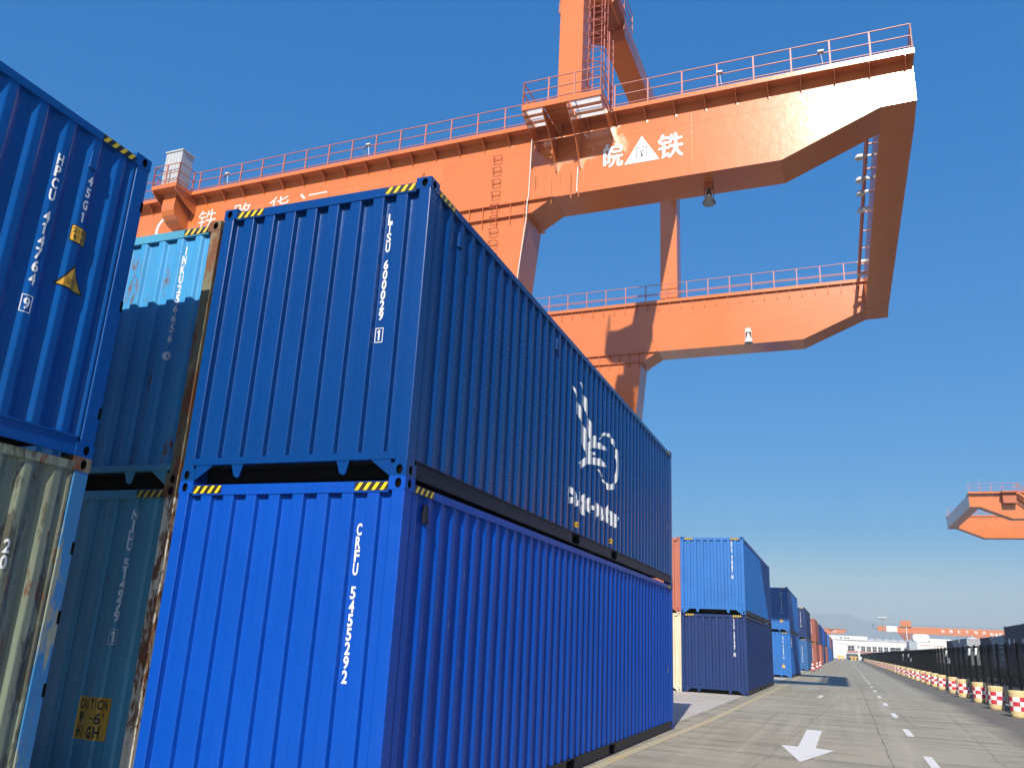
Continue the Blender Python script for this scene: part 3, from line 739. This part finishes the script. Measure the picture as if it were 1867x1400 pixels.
        while z < 29.2:
            pts = [(lx-.32+.0, ly, z)]+[(lx+.36*math.cos(R(a)), ly-.05-.62*abs(math.sin(R(a))), z) for a in range(180, 361, 30)]
            mb.path(pts, .02, 5); mb.tube((xp+.45, ly, z), (lx-.2, ly, z), .03, 5); z += .62
        for a in (180, 225, 270, 315, 360):
            p = (lx+.36*math.cos(R(a)), ly-.05-.62*abs(math.sin(R(a)))); mb.tube((*p, 21.6), (*p, 29.2), .014, 5)
        mb.build('caged_ladder', M['railred'], t)
    # platform bolted to the front girder below the post
    x0, x1 = -6.0, -3.1
    mb = MB()
    mb.box(x0, x1, -1.72, -1.66, 19.30, 19.52); mb.box(x0, x0+.05, -1.66, -.43, 19.30, 19.52); mb.box(x1-.05, x1, -1.66, -.43, 19.30, 19.52)
    for x in (x0+.02, x1-.04): mb.prism([(-1.66,19.3),(-1.66,19.12),(-.004,18.62),(-.004,19.3)], 'x', x, x+.02)
    for x in (-5.25, -4.35): mb.prism([(-1.66,19.3),(-1.66,19.14),(-.7,18.55),(-.10,17.7),(-.004,17.7),(-.004,19.3)], 'x', x, x+.025)
    for y in (-1.25, -.85): mb.box(x0+.05, x1-.05, y-.02, y+.02, 19.30, 19.40)
    mb.box(-5.25, -4.35, -1.6, -.45, 19.40, 19.43)
    mb.build('platform_bracket', OR, t)
    for a, b in ((x0+.06, -5.28), (-4.3, x1-.06)):
        mb = MB(); x = a; k = 0
        while x < b-.04: mb.box(x, x+.053, -1.62, -.45, 19.44+.012*(k % 2), 19.453+.012*(k % 2)); x += .052; k += 1
        mb.build('platform_grating', M['frp'], t)
    mb = MB(); z = 19.5; railing(mb, [(x0+.03,-.45,z),(x0+.03,-1.68,z),(x1-.03,-1.68,z),(x1-.03,-.45,z)], sp=.9); mb.build('railing', M['railred'], t)
    # conduits and cables
    mb = MB(); mb.path([(-6.24,-.05,19.4),(-6.27,-.05,16.9),(-6.28,-.14,16.6),(-6.28,-.14,16.1),(-6.57,-.03,13.6),(-7.9,-.03,1.2)], .019, 6); mb.build('conduit', M['lampwhite'], t)
    mb = MB()
    for k in range(40):
        x = xl+1+k*(xr-xl-2)/40; mb.tube((x,-.28,19.66),(x+(xr-xl-2)/40,-.28,19.66+.02*(k % 2)), .022, 5)
    for x in (-20.3, -13.2, -5.7): mb.path([(x,-.35,19.66),(x-.15,-.4,20.0),(x+.05,-.42,20.3)], .018, 5); 
    mb.build('deck_cable', M['cable'], t)
    rs = random.Random(9); mb = MB()
    for k in range(22):
        x = -6.1+rs.random()*2.4; z = 17.9-rs.random()*.5; mb.box(x, x+.012+.05*rs.random(), -.006, -.003, z-.5-.6*rs.random(), z)
    mb.build('run_mark', M['orangelite'], t)
    mb = MB(); mb.tube((-4.45,-.03,16.75),(-4.43,-.03,17.75), .022); mb.build('short_pipe', M['lampwhite'], t)
    mb = MB()
    for y in (-1.0, -.5): mb.tube((-3.06,y,19.5),(-3.06,y,22.4), .028)
    for k in range(9): mb.tube((-3.06,-1.0,19.8+k*.31),(-3.06,-.5,19.8+k*.31), .016)
    mb.build('side_ladder', M['railred'], t)
    # climbing rungs on the leg line
    mb = MB(); z = 19.0-.25
    while z > 12:
        mb.path([(-7.42,-.012,z),(-7.42,-.16,z),(-7.72,-.16,z),(-7.72,-.012,z)], .014, 5)
        mb.path([(-7.42,-.012,z-.16),(-7.42,-.16,z-.16),(-7.72,-.16,z-.16),(-7.72,-.012,z-.16)], .010, 5); mb.tube((-7.72,-.16,z),(-7.72,-.16,z-.16), .010, 5); z -= .5
    mb.build('climbing_rung', M['orangedk'], t)
    # bell floodlights under the girders
    for x, y, z, lm in ((.02, .75, 16.72, 'lampgrey'), (-.60, S-.25, 17.45, 'lampwhite')):
        mb = MB(); mb.box(x-.13, x+.13, y-.11, y+.11, z-.20, z+.0); mb.tube((x,y,z-.20),(x,y,z-.30), .045, 8)
        mb.lathe([(.06,-.27),(.09,-.40),(.12,-.52),(.19,-.66),(.225,-.74),(.215,-.77)], (x,y,z), 18)
        for sx_ in (-.15,.15): mb.tube((x+sx_,y,z-.1),(x+sx_*1.1,y,z-.62), .012, 5)
        fl = mb.build('floodlight', [M['orangedk'] if lm == 'lampgrey' else M[lm]], t); fl.data.materials.append(M[lm])
        for p in fl.data.polygons:
            if p.center.z < z-.21: p.material_index = 1
        mb = MB(); mb.lathe([(.01,-.785),(.20,-.785),(.20,-.775),(.01,-.775)], (x,y,z), 18); mb.build('lamp_glass', M['greybox'], fl)
    for y, z in ((4.6, 19.15), (5.9, 18.95), (6.3, 18.6), (6.9, 18.2), (15.0, 19.7), (15.6, 19.35)):
        mb = MB(); x = xr-1.45; mb.tube((x-.16,y,z),(x+.14,y,z+.03), .10, 10, 0, .07); mb.box(x+.1, x+.42, y-.03, y+.03, z-.03, z+.03)
        mb.lathe([(.04,.10),(.11,.04),(.16,-.08)], (x-.16,y,z), 12); mb.build('floodlight', M['lampwhite'], t)
    for x in (-20.2, -13.1, -2.9+3.6, 3.9):
        mb = MB(); mb.box(x-.13, x+.05, -.50, -.40, 20.16, 20.21); mb.tube((x,-.40,19.7),(x-.05,-.42,20.17), .009); mb.build('deck_lamp', M['lampwhite'], t)
    # lettering
    if full is not False:
        fl_ = {}
        for k, (du, dv) in enumerate(((0,0),(.022,0),(-.022,0),(0,.018),(0,-.018))):
            for ch, a, b, lo in (('皖',-3.48,-2.80,17.52),('铁',-1.54,-.70,17.50)):
                f = fl_[ch] = fl_.get(ch) or Flat(); vs, fs = glyph_fit(ch, a+du, b+du, lo+dv, lo+.94+dv, 0)
                f.add([(p[0], p[1], k) for p in vs], fs)
        for ch in fl_: fl_[ch].drape3('crane_lettering', M['white'], t)
        f = Flat(); f.poly([(-2.74,17.52),(-1.50,17.52),(-2.12,18.56)])
        f.drape('crane_lettering', M['white'], t, [], lambda u, v: Vector((u, -.012, v)))
        f = Flat()
        f.rect(-2.34,-1.90,18.10,18.125); f.rect(-2.31,-2.285,17.72,18.10); f.rect(-1.955,-1.93,17.72,18.10); f.rect(-2.56,-1.68,17.70,17.712)
        f.poly([(-2.17,17.74),(-2.07,17.74),(-2.10,17.90),(-2.14,17.90)]); f.poly([(-2.21,17.92),(-2.16,17.97),(-2.02,17.97),(-2.02,17.94),(-2.14,17.93),(-2.18,17.90)])
        f.drape('crane_emblem', M['lampgrey'], t, [], lambda u, v: Vector((u, -.016, v)))
        f = Flat(); n = 22
        cx, cz = -23.6, 18.25
        for k in range(n):
            a, b = 2*math.pi*k/n, 2*math.pi*(k+1)/n
            f.poly([(cx+.72*math.cos(a), cz+.72*math.sin(a)), (cx+.72*math.cos(b), cz+.72*math.sin(b)), (cx+.57*math.cos(b), cz+.57*math.sin(b)), (cx+.57*math.cos(a), cz+.57*math.sin(a))])
        f.poly([(cx-.2,cz+.70),(cx+.2,cz+.70),(cx+.16,cz+.84),(cx-.16,cz+.84)])
        f.drape('railway_emblem', M['palebl'], t, [], lambda u, v: Vector((u, -.012, v)))
        f = Flat()
        for ch, a, b in (('铁', -21.9, -20.9), ('路', -20.0, -19.0), ('货', -18.1, -17.1)): f.add(*glyph_fit(ch, a, b, 17.85, 18.86, .0))
        f.poly([(-16.55,18.72),(-16.47,18.80),(-16.25,18.55),(-16.33,18.50)]); f.poly([(-16.1,18.62),(-15.2,18.62),(-15.2,18.69),(-16.1,18.69)])
        f.drape('crane_lettering', M['palebl'], t, [], lambda u, v: Vector((u, -.012, v)))
        rr = random.Random(5)
        for cx, cz, w, h in ((-24.6,17.9,.9,1.0),(-22.4,17.9,.7,.9),(-19.2,18.1,1.1,.9),(-17.3,18.3,1.0,.8),(-15.8,18.2,.9,.9),(-13.4,18.3,.9,1.0),(-11.4,18.4,.9,.95),(-10.3,18.4,.55,.9)):
            f = Flat(); pts = []
            for k in range(14):
                a = 2*math.pi*k/14; q = .75+.35*rr.random(); pts.append((cx+w*q*math.copysign(abs(math.cos(a))**.7, math.cos(a)), cz+h*.55*q*math.copysign(abs(math.sin(a))**.7, math.sin(a))))
            f.poly(pts)
            f.drape('paint_patch', M['orangelite'], t, [], lambda u, v: Vector((u, -.008, v)))
    # electrical cabinet on its own bracket
    mb = MB(); mb.box(-23.5,-22.1,-1.35,-.43,19.42,19.62)
    for x in (-23.45,-22.18): mb.prism([(-1.3,19.42),(-1.3,19.3),(-.6,18.9),(-.004,18.7),(-.004,19.42)], 'x', x, x+.03)
    arc = [(-.9-.0, 19.42)]+[(-.95*math.cos(R(a)), 18.75-.75*math.sin(R(a))+.0) for a in range(0, 91, 15)]+[(-.004,18.0),(-.004,19.42)]
    mb.prism(arc, 'x', -23.15, -22.45); mb.build('cabinet_bracket', OR, t)
    mb = MB(); mb.box(-23.25,-22.35,-1.1,-.45,19.65,21.35); mb.box(-23.3,-22.3,-1.15,-.4,21.35,21.42)
    for k in range(5): mb.box(-23.24+k*.18,-23.14+k*.18,-1.125,-1.1,19.8,21.25)
    mb.build('electrical_cabinet', M['cabinet'], t)
    mb = MB(); railing(mb, [(-23.5,-.45,19.62),(-23.5,-1.32,19.62),(-22.1,-1.32,19.62),(-22.1,-.45,19.62)], sp=.7); mb.build('railing', M['railred'], t)
    return t
mainc = crane('large orange gantry crane towering over the container stacks with white Chinese lettering', (0, 18.5, 0), -.02, -52, 6.5)
rc = crane('orange gantry crane at the right edge, its tip reaching in from outside', (69.3, 97.9, 0), 0, -52, 6.5, full=False)
# stair and buffer on the visible tip of that crane
mb = MB()
for k in range(24): mb.box(-47.3+k*.25, -47.0+k*.25, -1.2, -.5, 19.4-k*.24, 19.43-k*.24)
for y in (-1.25, -.45): mb.prism([(-47.4,19.3),(-47.4,19.55),(-41.2,13.6),(-41.2,13.3)], 'y', y, y+.05); mb.tube((-47.4,y,20.4),(-41.2,y,14.4), .03); 
for k in range(7): mb.tube((-47.4+k*1.03,-1.22,19.5-k*.99),(-47.4+k*1.03,-1.22,20.4-k*.99), .03)
mb.build('access_stair', M['orange'], rc)
mb = MB(); mb.box(-48.9,-47.4,-1.3,-.43,19.4,19.6); mb.box(-48.8,-47.5,-.9,-.01,18.3,19.4); mb.build('stair_landing', M['orangedk'], rc)
crane('far orange gantry crane whose tip shows above the end of the container row', (-1.4, 682, 0), -.02, -52, 6.5, full='plain')

# far quay-style crane beyond the fence
qc = thing('gantry_crane', 'distant orange crane with trolley house and funnel-topped leg beyond the fence', 'crane', (0, 554, 0), R(-1.5), 'orange gantry cranes')
mb = MB(); mb.prism([(22,16.6),(22,18.9),(24,19.2),(118,19.2),(118,14.9),(34,15.4),(25,16.2)], 'y', 0, 2.0); mb.build('girder', M['orange'], qc)
mb = MB(); mb.box(26.7,32.6,-1.2,-.1,15.9,19.3); mb.box(27.1,32.2,-1.25,-1.2,16.3,18.9); mb.build('glare_panel', M['lampwhite'], qc)  # white slab painting the sun glare on the girder face
mb = MB(); mb.box(34.6,40.3,-1,3,19.8,22.6); mb.prism([(34.2,19.2),(40.8,19.2),(40.2,19.8),(34.8,19.8)], 'y', -1, 3); mb.box(35,40,-1.1,-1,20.2,21.8); mb.build('trolley_house', M['orange'], qc)
mb = MB(); mb.prism([(33.0,15.5),(41.5,15.5),(39.2,12.2),(38.8,2),(36.0,2),(35.6,12.2)], 'y', .2, 1.8); mb.build('leg', M['maroon'], qc)
mb = MB(); mb.prism([(71.5,15.0),(77.5,15.0),(77,12),(76.4,0),(72.6,0),(72,12)], 'y', .2, 1.8); mb.build('leg', M['orange'], qc)
mb = MB(); mb.tube((37.6,-.4,9),(37.6,-.4,19), .28, 8); mb.build('pipe', M['lampwhite'], qc)
mb = MB()
for z in (20.3,): mb.box(20,118,-.05,.05,z-.05,z+.05)
for k in range(50): mb.box(20+k*2,20.1+k*2,-.05,.05,19.2,20.3)
mb.tube((20,0,20.3),(19.2,0,18),.12); mb.tube((19.2,0,18),(22,0,16.9),.12); mb.build('railing', M['lampgrey'], qc)
f = Flat()
for k, ch in enumerate('中国铁路物流'): f.add(*glyph_fit(ch, 56+k*4.2, 57.8+k*4.2, 16.5, 18.3, .03))
for k, ch in enumerate('皖铁'): f.add(*glyph_fit(ch, 81+k*4.4, 82.9+k*4.4, 15.9, 17.8, .03))
f.poly([(83.2,15.9),(85.2,15.9),(84.2,17.8)])
f.drape('crane_lettering', M['white'], qc, [], lambda u, v: Vector((u, -.06, v)))

# ------------------------------------------------------------------ ground
def structure(o): o['kind'] = 'structure'; return o
def sheet(name, pts, z, mat, sub=None):
    mb = MB(); mb.poly([(p[0], p[1], z) for p in pts]); return structure(mb.build(name, mat, fix=False))
sheet('ground', [(-6000,-2500),(6000,-2500),(6000,6000),(-6000,6000)], -.008, M['yard'])
sheet('road', [(-.22,-60),(8.75,-60),(8.75,900),(-.22,900)], 0.0, M['road'])
sheet('container_apron', [(-60,-60),(-.22,-60),(-.22,900),(-60,900)], -.002, M['apron'])
rc_ = random.Random(21)
def crackline(a, b, n, w, jit):
    pts = []
    for k in range(n+1):
        t = k/n; pts.append((a[0]+(b[0]-a[0])*t+rc_.uniform(-jit,jit), a[1]+(b[1]-a[1])*t+rc_.uniform(-jit,jit)))
    dx, dy = b[0]-a[0], b[1]-a[1]; L_ = math.hypot(dx, dy); nx, ny = -dy/L_*w/2, dx/L_*w/2
    mb = MB()
    for p, q in zip(pts, pts[1:]): mb.poly([(p[0]-nx,p[1]-ny,.003),(q[0]-nx,q[1]-ny,.003),(q[0]+nx,q[1]+ny,.003),(p[0]+nx,p[1]+ny,.003)])
    structure(mb.build('road_crack', M['crack'], fix=False))
crackline((3.96,-20), (4.03,90), 260, .022, .018)
for y in (9.1, 19.6, 31.0, 44.2, 58.0): crackline((-.1,y), (8.4,y+rc_.uniform(-.3,.3)), 24, .022, .02)
crackline((2.0,6), (3.1,30), 50, .012, .04); crackline((5.6,8), (6.3,26), 40, .012, .04)
def yline():
    mb = MB(); y = -40
    while y < 300:
        if not 7.2 < y < 7.5 and not 1.9 < y < 2.2: 
            x = .16 if y < 13 else .30 if y < 40 else .22
            a = .08 if y < 8 else x
            mb.poly([(a,y,.004),(a+.15,y,.004),(a+.15,y+1.5,.004),(a,y+1.5,.004)])
        y += 1.5
    return mb
mb = MB(); P = [(.03,-30),(.06,4),(.08,7.2),(.08,7.45),(.27,15),(.30,33),(.22,90),(.1,300)]
for a, b in zip(P, P[1:]): mb.poly([(a[0],a[1],.004),(a[0]+.16,a[1],.004),(b[0]+.16,b[1],.004),(b[0],b[1],.004)])
structure(mb.build('yellow_line', M['roadyellow'], fix=False))
mb = MB(); mb.poly([(p[0], p[1], .004) for p in ((2.49,14.6),(2.80,14.6),(2.79,10.78),(3.10,10.6),(2.63,8.5),(2.19,10.85),(2.49,10.80))]); structure(mb.build('road_arrow', M['roadwhite'], fix=False))
mb = MB()
for k in range(60):
    y = 8.95-6+k*6.02
    if y > 260: mb.poly([(4.53,y,.004),(4.66,y,.004),(4.66,y+6.02,.004),(4.53,y+6.02,.004)])
    else: mb.poly([(4.53,y,.004),(4.67,y,.004),(4.67,y+2.05,.004),(4.53,y+2.05,.004)])
structure(mb.build('lane_dashes', M['roadwhite'], fix=False))
mb = MB(); mb.poly([(2.25,29.6,.004),(2.38,29.5,.004),(2.46,31.3,.004),(2.36,31.9,.004),(2.27,30.6,.004)]); structure(mb.build('worn_marking', M['roadwhite'], fix=False))
# low kerb under the fence
mb = MB(); mb.box(8.76, 9.0, 0, 420, -.01, .12); structure(mb.build('kerb', M['kerb']))

# ------------------------------------------------------------------ fence
fn = thing('security_fence', 'long black bar fence running along the right side of the road', 'fence', (8.88, 8, 0))
LF = 400
mb = MB()
for z in (.18, 2.1, 2.24): mb.box(-.02, .02, 0, LF, z, z+.035)
mb.build('fence_rail', M['fence'], fn)
mb = MB(); y = .1
while y < LF: mb.box(-.014, .014, y-.010, y+.010, .2, 2.26); y += .35
pk = mb.build('fence_bar', M['fence'], fn); pk['kind'] = 'stuff'
pm0 = None
for k in range(100):
    if pm0 is None:
        mb = MB(); mb.box(-.045, .045, -.045, .045, .1, 2.30); mb.box(-.06,.06,-.06,.06,.1,.13); mb.box(-.035,.035,-.035,.035,2.30,2.33); o = mb.build('fence_post', M['fence'], fn); pm0 = o
    else: o = pm0.copy(); COL.objects.link(o); o.parent = fn
    o.location = (0, 1+k*2.1, 0)
mb = MB()
for y, z in ((41.6,2.0),(40.8,1.6),(31.6,2.05),(29.4,2.05),(82.4,1.85),(74.4,1.85),(83.1,1.5),(71.9,1.5)):
    o_ = MB(); o_.box(-.12,-.02,y-.16,y+.16,z-.16,z+.14); o_.box(-.14,-.12,y-.05,y+.20,z-.20,z-.02); o_.build('fence_fixture', M['lampwhite'], fn)
for k in range(100, 190): mb.box(-.045, .045, 1+k*2.1-.045, 1+k*2.1+.045, .1, 2.30)
o = mb.build('fence_post', M['fence'], fn); o['kind'] = 'stuff'

# ------------------------------------------------------------------ crash barrels
def barrel():
    t = thing('crash_barrel', 'x', 'barrel', group='checkered barrels along the fence')
    mb = MB(); mb.lathe([(.235,0),(.25,.02),(.255,.10),(.258,.17),(.262,.62),(.265,.70),(.27,.76),(.268,.785),(.20,.80),(.05,.80)], (0,0,0), 24)
    mb.build('drum', M['bar_tan'], t, smooth=True)
    mb = MB(); n = 12; seg = 24; zs = (.19, .33, .47, .61)
    for k in range(3):
        for i in range(seg):
            a, b = 2*math.pi*i/seg, 2*math.pi*(i+1)/seg; r0 = .2625+.0005*k; r1 = r0+.001
            mb.poly([(r0*math.cos(a), r0*math.sin(a), zs[k]), (r0*math.cos(b), r0*math.sin(b), zs[k]), (r1*math.cos(b), r1*math.sin(b), zs[k+1]), (r1*math.cos(a), r1*math.sin(a), zs[k+1])], (i//3+k) % 2)
    mb.build('checker_band', [M['bar_white'], M['bar_red']], t)
    return t
b0 = None; rr = random.Random(3)
for k in range(62):
    y = 25.7+4.62*k if k < 10 else 25.7+46.2+(k-10)*4.0
    lb = ('nearest checkered barrel at the foot of the black fence' if k == 0 else 'red and white checkered tan barrel, number %d from the near end of the fence row' % (k+1))
    if b0 is None: b0 = barrel(); b0['label'] = lb; o = b0
    else: o = dup(b0, (0,0,0), lb)
    o.location = (8.42+rr.uniform(-.05,.05)+(.012*(k-8) if 8 < k < 20 else (.14 if k >= 20 else 0)), y+rr.uniform(-.3,.3), 0)
    o.rotation_euler = (rr.uniform(-.03,.03), rr.uniform(-.03,.03), rr.uniform(0, 6.28))
# kerb-side striped posts by the red stack
p0 = None
for k, y in enumerate((80, 93, 105)):
    if p0 is None:
        t = thing('warning_cone', '', 'cone', group='striped cones beside the red stack')
        mb = MB(); mb.box(-.22,.22,-.22,.22,0,.05); mb.build('cone_base', M['black'], t)
        mb = MB()
        for i in range(5): mb.lathe([(.19-.03*i,.05+.16*i),(.165-.03*i,.21+.16*i)], (0,0,0), 14, i % 2)
        mb.build('cone_body', [M['bar_red'], M['bar_white']], t); p0 = t; o = t
    else: o = dup(p0, (0,0,0), '')
    o.location = (.42, y, 0); o['label'] = ['nearest', 'middle', 'farthest'][k]+' of the three red and white cones along the yellow line'

# ------------------------------------------------------------------ train of containers behind the fence
def wagon(y, L, mat, label, H=2.9, n=0, logo=False, rot=0):
    w = thing('flat_wagon', 'dark flat wagon carrying the %s' % label, 'wagon', (16.2, y-.15, 0), 0, 'flat wagons behind the fence')
    mb = MB(); mb.box(-1.25, 1.25, 0, L+.3, .85, 1.12); mb.box(-.4,.4,.1,L+.2,.55,.85)
    for s in (-1, 1): mb.box(s*1.22-.03, s*1.22+.03, 0, L+.3, .7, 1.0)
    mb.build('wagon_deck', M['rail'], w)
    mb = MB()
    for yy in (1.2, L-1.2): mb.box(-1.05, 1.05, yy-.9, yy+.9, .35, .6)
    mb.build('bogie_frame', M['rail'], w)
    for yy in (.7, 1.7, L-1.7, L-.7):
        for s in (-.75, .75):
            mb = MB(); mb.lathe([(.08,-.06),(.42,-.06),(.42,.06),(.08,.06)], (0,0,0), 16, 0, 'y'); o = mb.build('wheel', M['rail'], w); o.rotation_euler = (0,0,R(90)); o.location = (s, yy, .42)
    c = container(label[0].upper()+label[1:]+' standing on a wagon behind the fence', (16.2, y, 1.12), mat, H=H, L=L, detail=1, hazard=None, group='containers on the train behind the fence')
    if logo:
        # emblems on the left long side, facing the road
        f = Flat(); P = c['SP']
        for cy, r in ((L*.22, .5), (L*.42, .28), (L*.70, .3), (L*.86, .42)):
            f.poly(oval(cy, H*.62, r, r*.8, 16))
        f.rect(L*.12, L*.34, H*.26, H*.34); 
        f.drape('company_emblem', M['white'], c['o'], [p[0] for p in P], lambda u, v: Vector((-(HW-.010-interp(P, u)+.004), u, v)))
    return c
wagon(58.0, 12.192, 'darknavy', 'long dark navy container nearest the camera', H=3.2, logo=True)
wagon(71.0, 6.058, 'greybox', 'short pale grey container with white emblems', H=2.6, logo=True)
wagon(77.6, 6.058, 'darknavy', 'short dark navy container beside the pale grey one', H=2.6)
wagon(93.0, 6.058, 'greybox', 'grey container with several white emblems', H=2.75, logo=True)
wagon(99.6, 6.058, 'greybox', 'plain-ended grey container with a round emblem', H=2.75, logo=True)
wagon(106.2, 6.058, 'darknavy', 'small black-blue container ending the train', H=2.75)
# second row of stacked boxes deeper in that yard, seen only as a dark mass between the bars
for k, (y, ml) in enumerate(((30, 'darknavy'), (43.5, 'midblue'), (57, 'darknavy'), (100, 'darknavy'), (113.5, 'midblue'))):
    container(['first', 'second', 'third', 'fourth', 'fifth'][k]+' ground-level dark container in the row behind the wagons, counted from the camera', (24, y, 0), ml, H=2.6, detail=1, hazard=None, group='containers standing behind the wagons')

# ------------------------------------------------------------------ far buildings
tb = thing('terminal_building', 'long white terminal building with a row of dark windows and a red band', 'building', (0, 430, 0))
mb = MB(); mb.box(-8, 36, 0, 20, 0, 8.4); mb.box(-8, 13.2, -.5, 20, 8.4, 10.2); mb.box(-8.3,36.3,-.3,20.2,8.35,8.6); mb.build('wall', M['bwhite'], tb)
mb = MB(); mb.box(4, 36, -.12, -.0, 2.7, 3.6); mb.build('red_band', M['bred'], tb)
wx = [(4.4,7.2)]+[(10.2+2.45*k, 11.9+2.45*k) for k in range(5)]+[(22.6,27.0),(28.4,31.0),(32.2,34.4)]
for a, b in wx:
    mb = MB(); mb.box(a, b, -.10, -.01, 3.7, 5.8); w = mb.build('window', M['glass'], tb)
    mb = MB(); mb.box((a+b)/2-.06, (a+b)/2+.06, -.16, -.10, 3.7, 5.8); mb.box(a, b, -.16, -.10, 4.7, 4.8); mb.build('window_frame', M['bwhite'], w)
for a, b in ((1.2,2.0),(3.2,4.0),(4.4,5.2)):
    mb = MB(); mb.box(a, b, -.6, -.5, 9.0, 9.5); mb.build('window', M['glass'], tb)
mb = MB()
for k in range(6): mb.box(14+k*3.2, 15.8+k*3.2, 3, 6, 8.6, 9.5); mb.tube((15.8+k*3.2,4.5,9),(17.2+k*3.2,4.5,9), .3, 8)
mb.build('roof_plant', M['bgrey'], tb)
wb = thing('warehouse', 'bright white warehouse block with rounded top left of the grey containers', 'building', (0, 415, 0))
mb = MB(); mb.box(33, 48, 0, 20, 0, 8.6); mb.build('wall', M['lampwhite'], wb)
mb = MB(); mb.box(29.8, 33, .2, 18, 0, 8.8); mb.build('side_wall', M['bgrey'], wb)
mb = MB(); mb.prism(rrect(31.5, 38.2, 8.8, 12.0, 1.2), 'y', 1, 12); mb.box(38.2, 51, 2, 14, 8.6, 10.2); mb.build('roof_unit', M['lampwhite'], wb)
mb = MB()
for k in range(11):
    if k not in (4, 9): mb.box(34.4+k*1.05, 35.0+k*1.05, -.05, -.01, 6.9, 7.4)
mb.build('wall_marking', M['bred'], wb)
tk = thing('storage_tank', 'white rounded tank beside the grey containers, in front of the right crane leg', 'tank', (53.0, 400, 0))
mb = MB(); mb.lathe([(3.4,0),(3.4,8.5),(3.0,9.8),(1.8,10.8),(.3,11.2)], (0,0,0), 24); mb.build('shell', M['bwhite'], tk)
mb = MB(); mb.lathe([(.5,11.1),(.5,11.6),(.1,11.8)], (0,0,0), 12); mb.build('hatch', M['bgrey'], tk)
gt = thing('entrance_canopy', 'white sloping gate canopy at the far end of the road', 'canopy', (0, 300, 0))
mb = MB(); mb.prism([(-4.5,5.0),(-4.5,6.2),(-1.0,6.4),(8.2,5.0),(8.2,4.5),(-1.0,5.5)], 'y', 0, 8); mb.build('canopy_roof', M['bwhite'], gt)
for x in (-3.6, 7.4):
    mb = MB(); mb.box(x-.25, x+.25, 1, 1.6, 0, 4.9); mb.build('canopy_post', M['lampwhite'], gt)
for k, x in enumerate((0.6, 4.4)):
    t = thing('boom_barrier', ['left', 'right'][k]+' yellow barrier closing the far end of the road', 'barrier', (x, 292, 0), 0, 'yellow barriers at the gate')
    mb = MB(); mb.box(0, 2.4, 0, .12, .9, 1.25); mb.build('boom', M['barrier'], t)
    for dx in (.5, 1.5): mb = MB(); mb.box(dx, dx+.45, -.2, .3, 0, .9); mb.build('barrier_cabinet', M['barrier'], t)
v = thing('white_van', 'small white van parked beyond the yellow barriers', 'van', (3.4, 310, 0))
mb = MB(); mb.prism([(0,.4),(0,1.9),(.4,2.1),(3.4,2.1),(4.3,1.3),(4.9,1.1),(4.9,.4)], 'y', 0, 1.8); mb.build('body', M['lampwhite'], v)
mb = MB(); mb.prism([(3.2,1.35),(3.3,1.95),(3.5,1.95),(4.1,1.35)], 'y', -.02, 1.82); mb.build('window', M['glass'], v)
for x in (.9, 3.9):
    for y in (0, 1.65): mb = MB(); mb.lathe([(.1,-.08),(.34,-.08),(.34,.08),(.1,.08)], (x,y+.05,.34), 14, 0, 'y'); mb.build('wheel', M['black'], v)
# floodlight mast
ms = thing('floodlight_mast', 'thin lattice floodlight mast rising behind the white terminal building', 'mast', (22.3, 480, 0))
mb = MB()
for s, q in ((-1,-1),(1,-1),(1,1),(-1,1)): mb.tube((s*.5,q*.5,0),(s*.3,q*.3,20.5), .07)
for k in range(20): mb.tube((-.45,-.45,k), (.45,-.45,k+1), .05); mb.tube((.45,.45,k), (-.45,.45,k+1), .05)
mb.build('lattice', M['steel'], ms)
mb = MB(); mb.box(-2.0,1.6,-1,1,20.4,20.7); mb.build('head_frame', M['lampgrey'], ms)
for x in (-1.6,-.6,.4,1.4): mb = MB(); mb.box(x-.35,x+.35,-1.2,-.8,20.7,21.3); mb.build('lamp', M['lampwhite'], ms)

# ------------------------------------------------------------------ hills
mb = MB(); n = 90; rr = random.Random(11)
def ridge(x):
    h = 135*math.exp(-((x+80)/270)**2)+80*math.exp(-((x-620)/480)**2)+80*math.exp(-((x+900)/500)**2)+60
    return h+7*math.sin(x/61.)+4*math.sin(x/23.+1)
for i in range(n):
    xa, xb = -2700+i*62, -2700+(i+1)*62
    prev = None
    for yy, k in ((4300,0),(4450,.45),(4600,.8),(4750,1.0),(4950,.7),(5150,.0)):
        za, zb = ridge(xa)*k, ridge(xb)*k
        if prev: mb.poly([(xa,prev[0],prev[1]),(xb,prev[0],prev[2]),(xb,yy,zb),(xa,yy,za)])
        prev = (yy, za, zb)
structure(mb.build('hills', M['hill']))

# ------------------------------------------------------------------ haze
mb = MB(); mb.box(-5500, 5500, -200, 5200, -1.5, 215)
hz, n, l, p = newmat('haze_air'); n.remove(p)
pv = n.new('ShaderNodeVolumePrincipled'); pv.inputs['Density'].default_value = .00048; pv.inputs['Color'].default_value = (.50,.61,.70,1); pv.inputs['Anisotropy'].default_value = -.15
l.new(pv.outputs[0], n['Material Output'].inputs['Volume'])
hz.cycles.homogeneous_volume = True if hasattr(hz, 'cycles') and hasattr(hz.cycles, 'homogeneous_volume') else False
o = mb.build('haze', hz); o['kind'] = 'stuff'
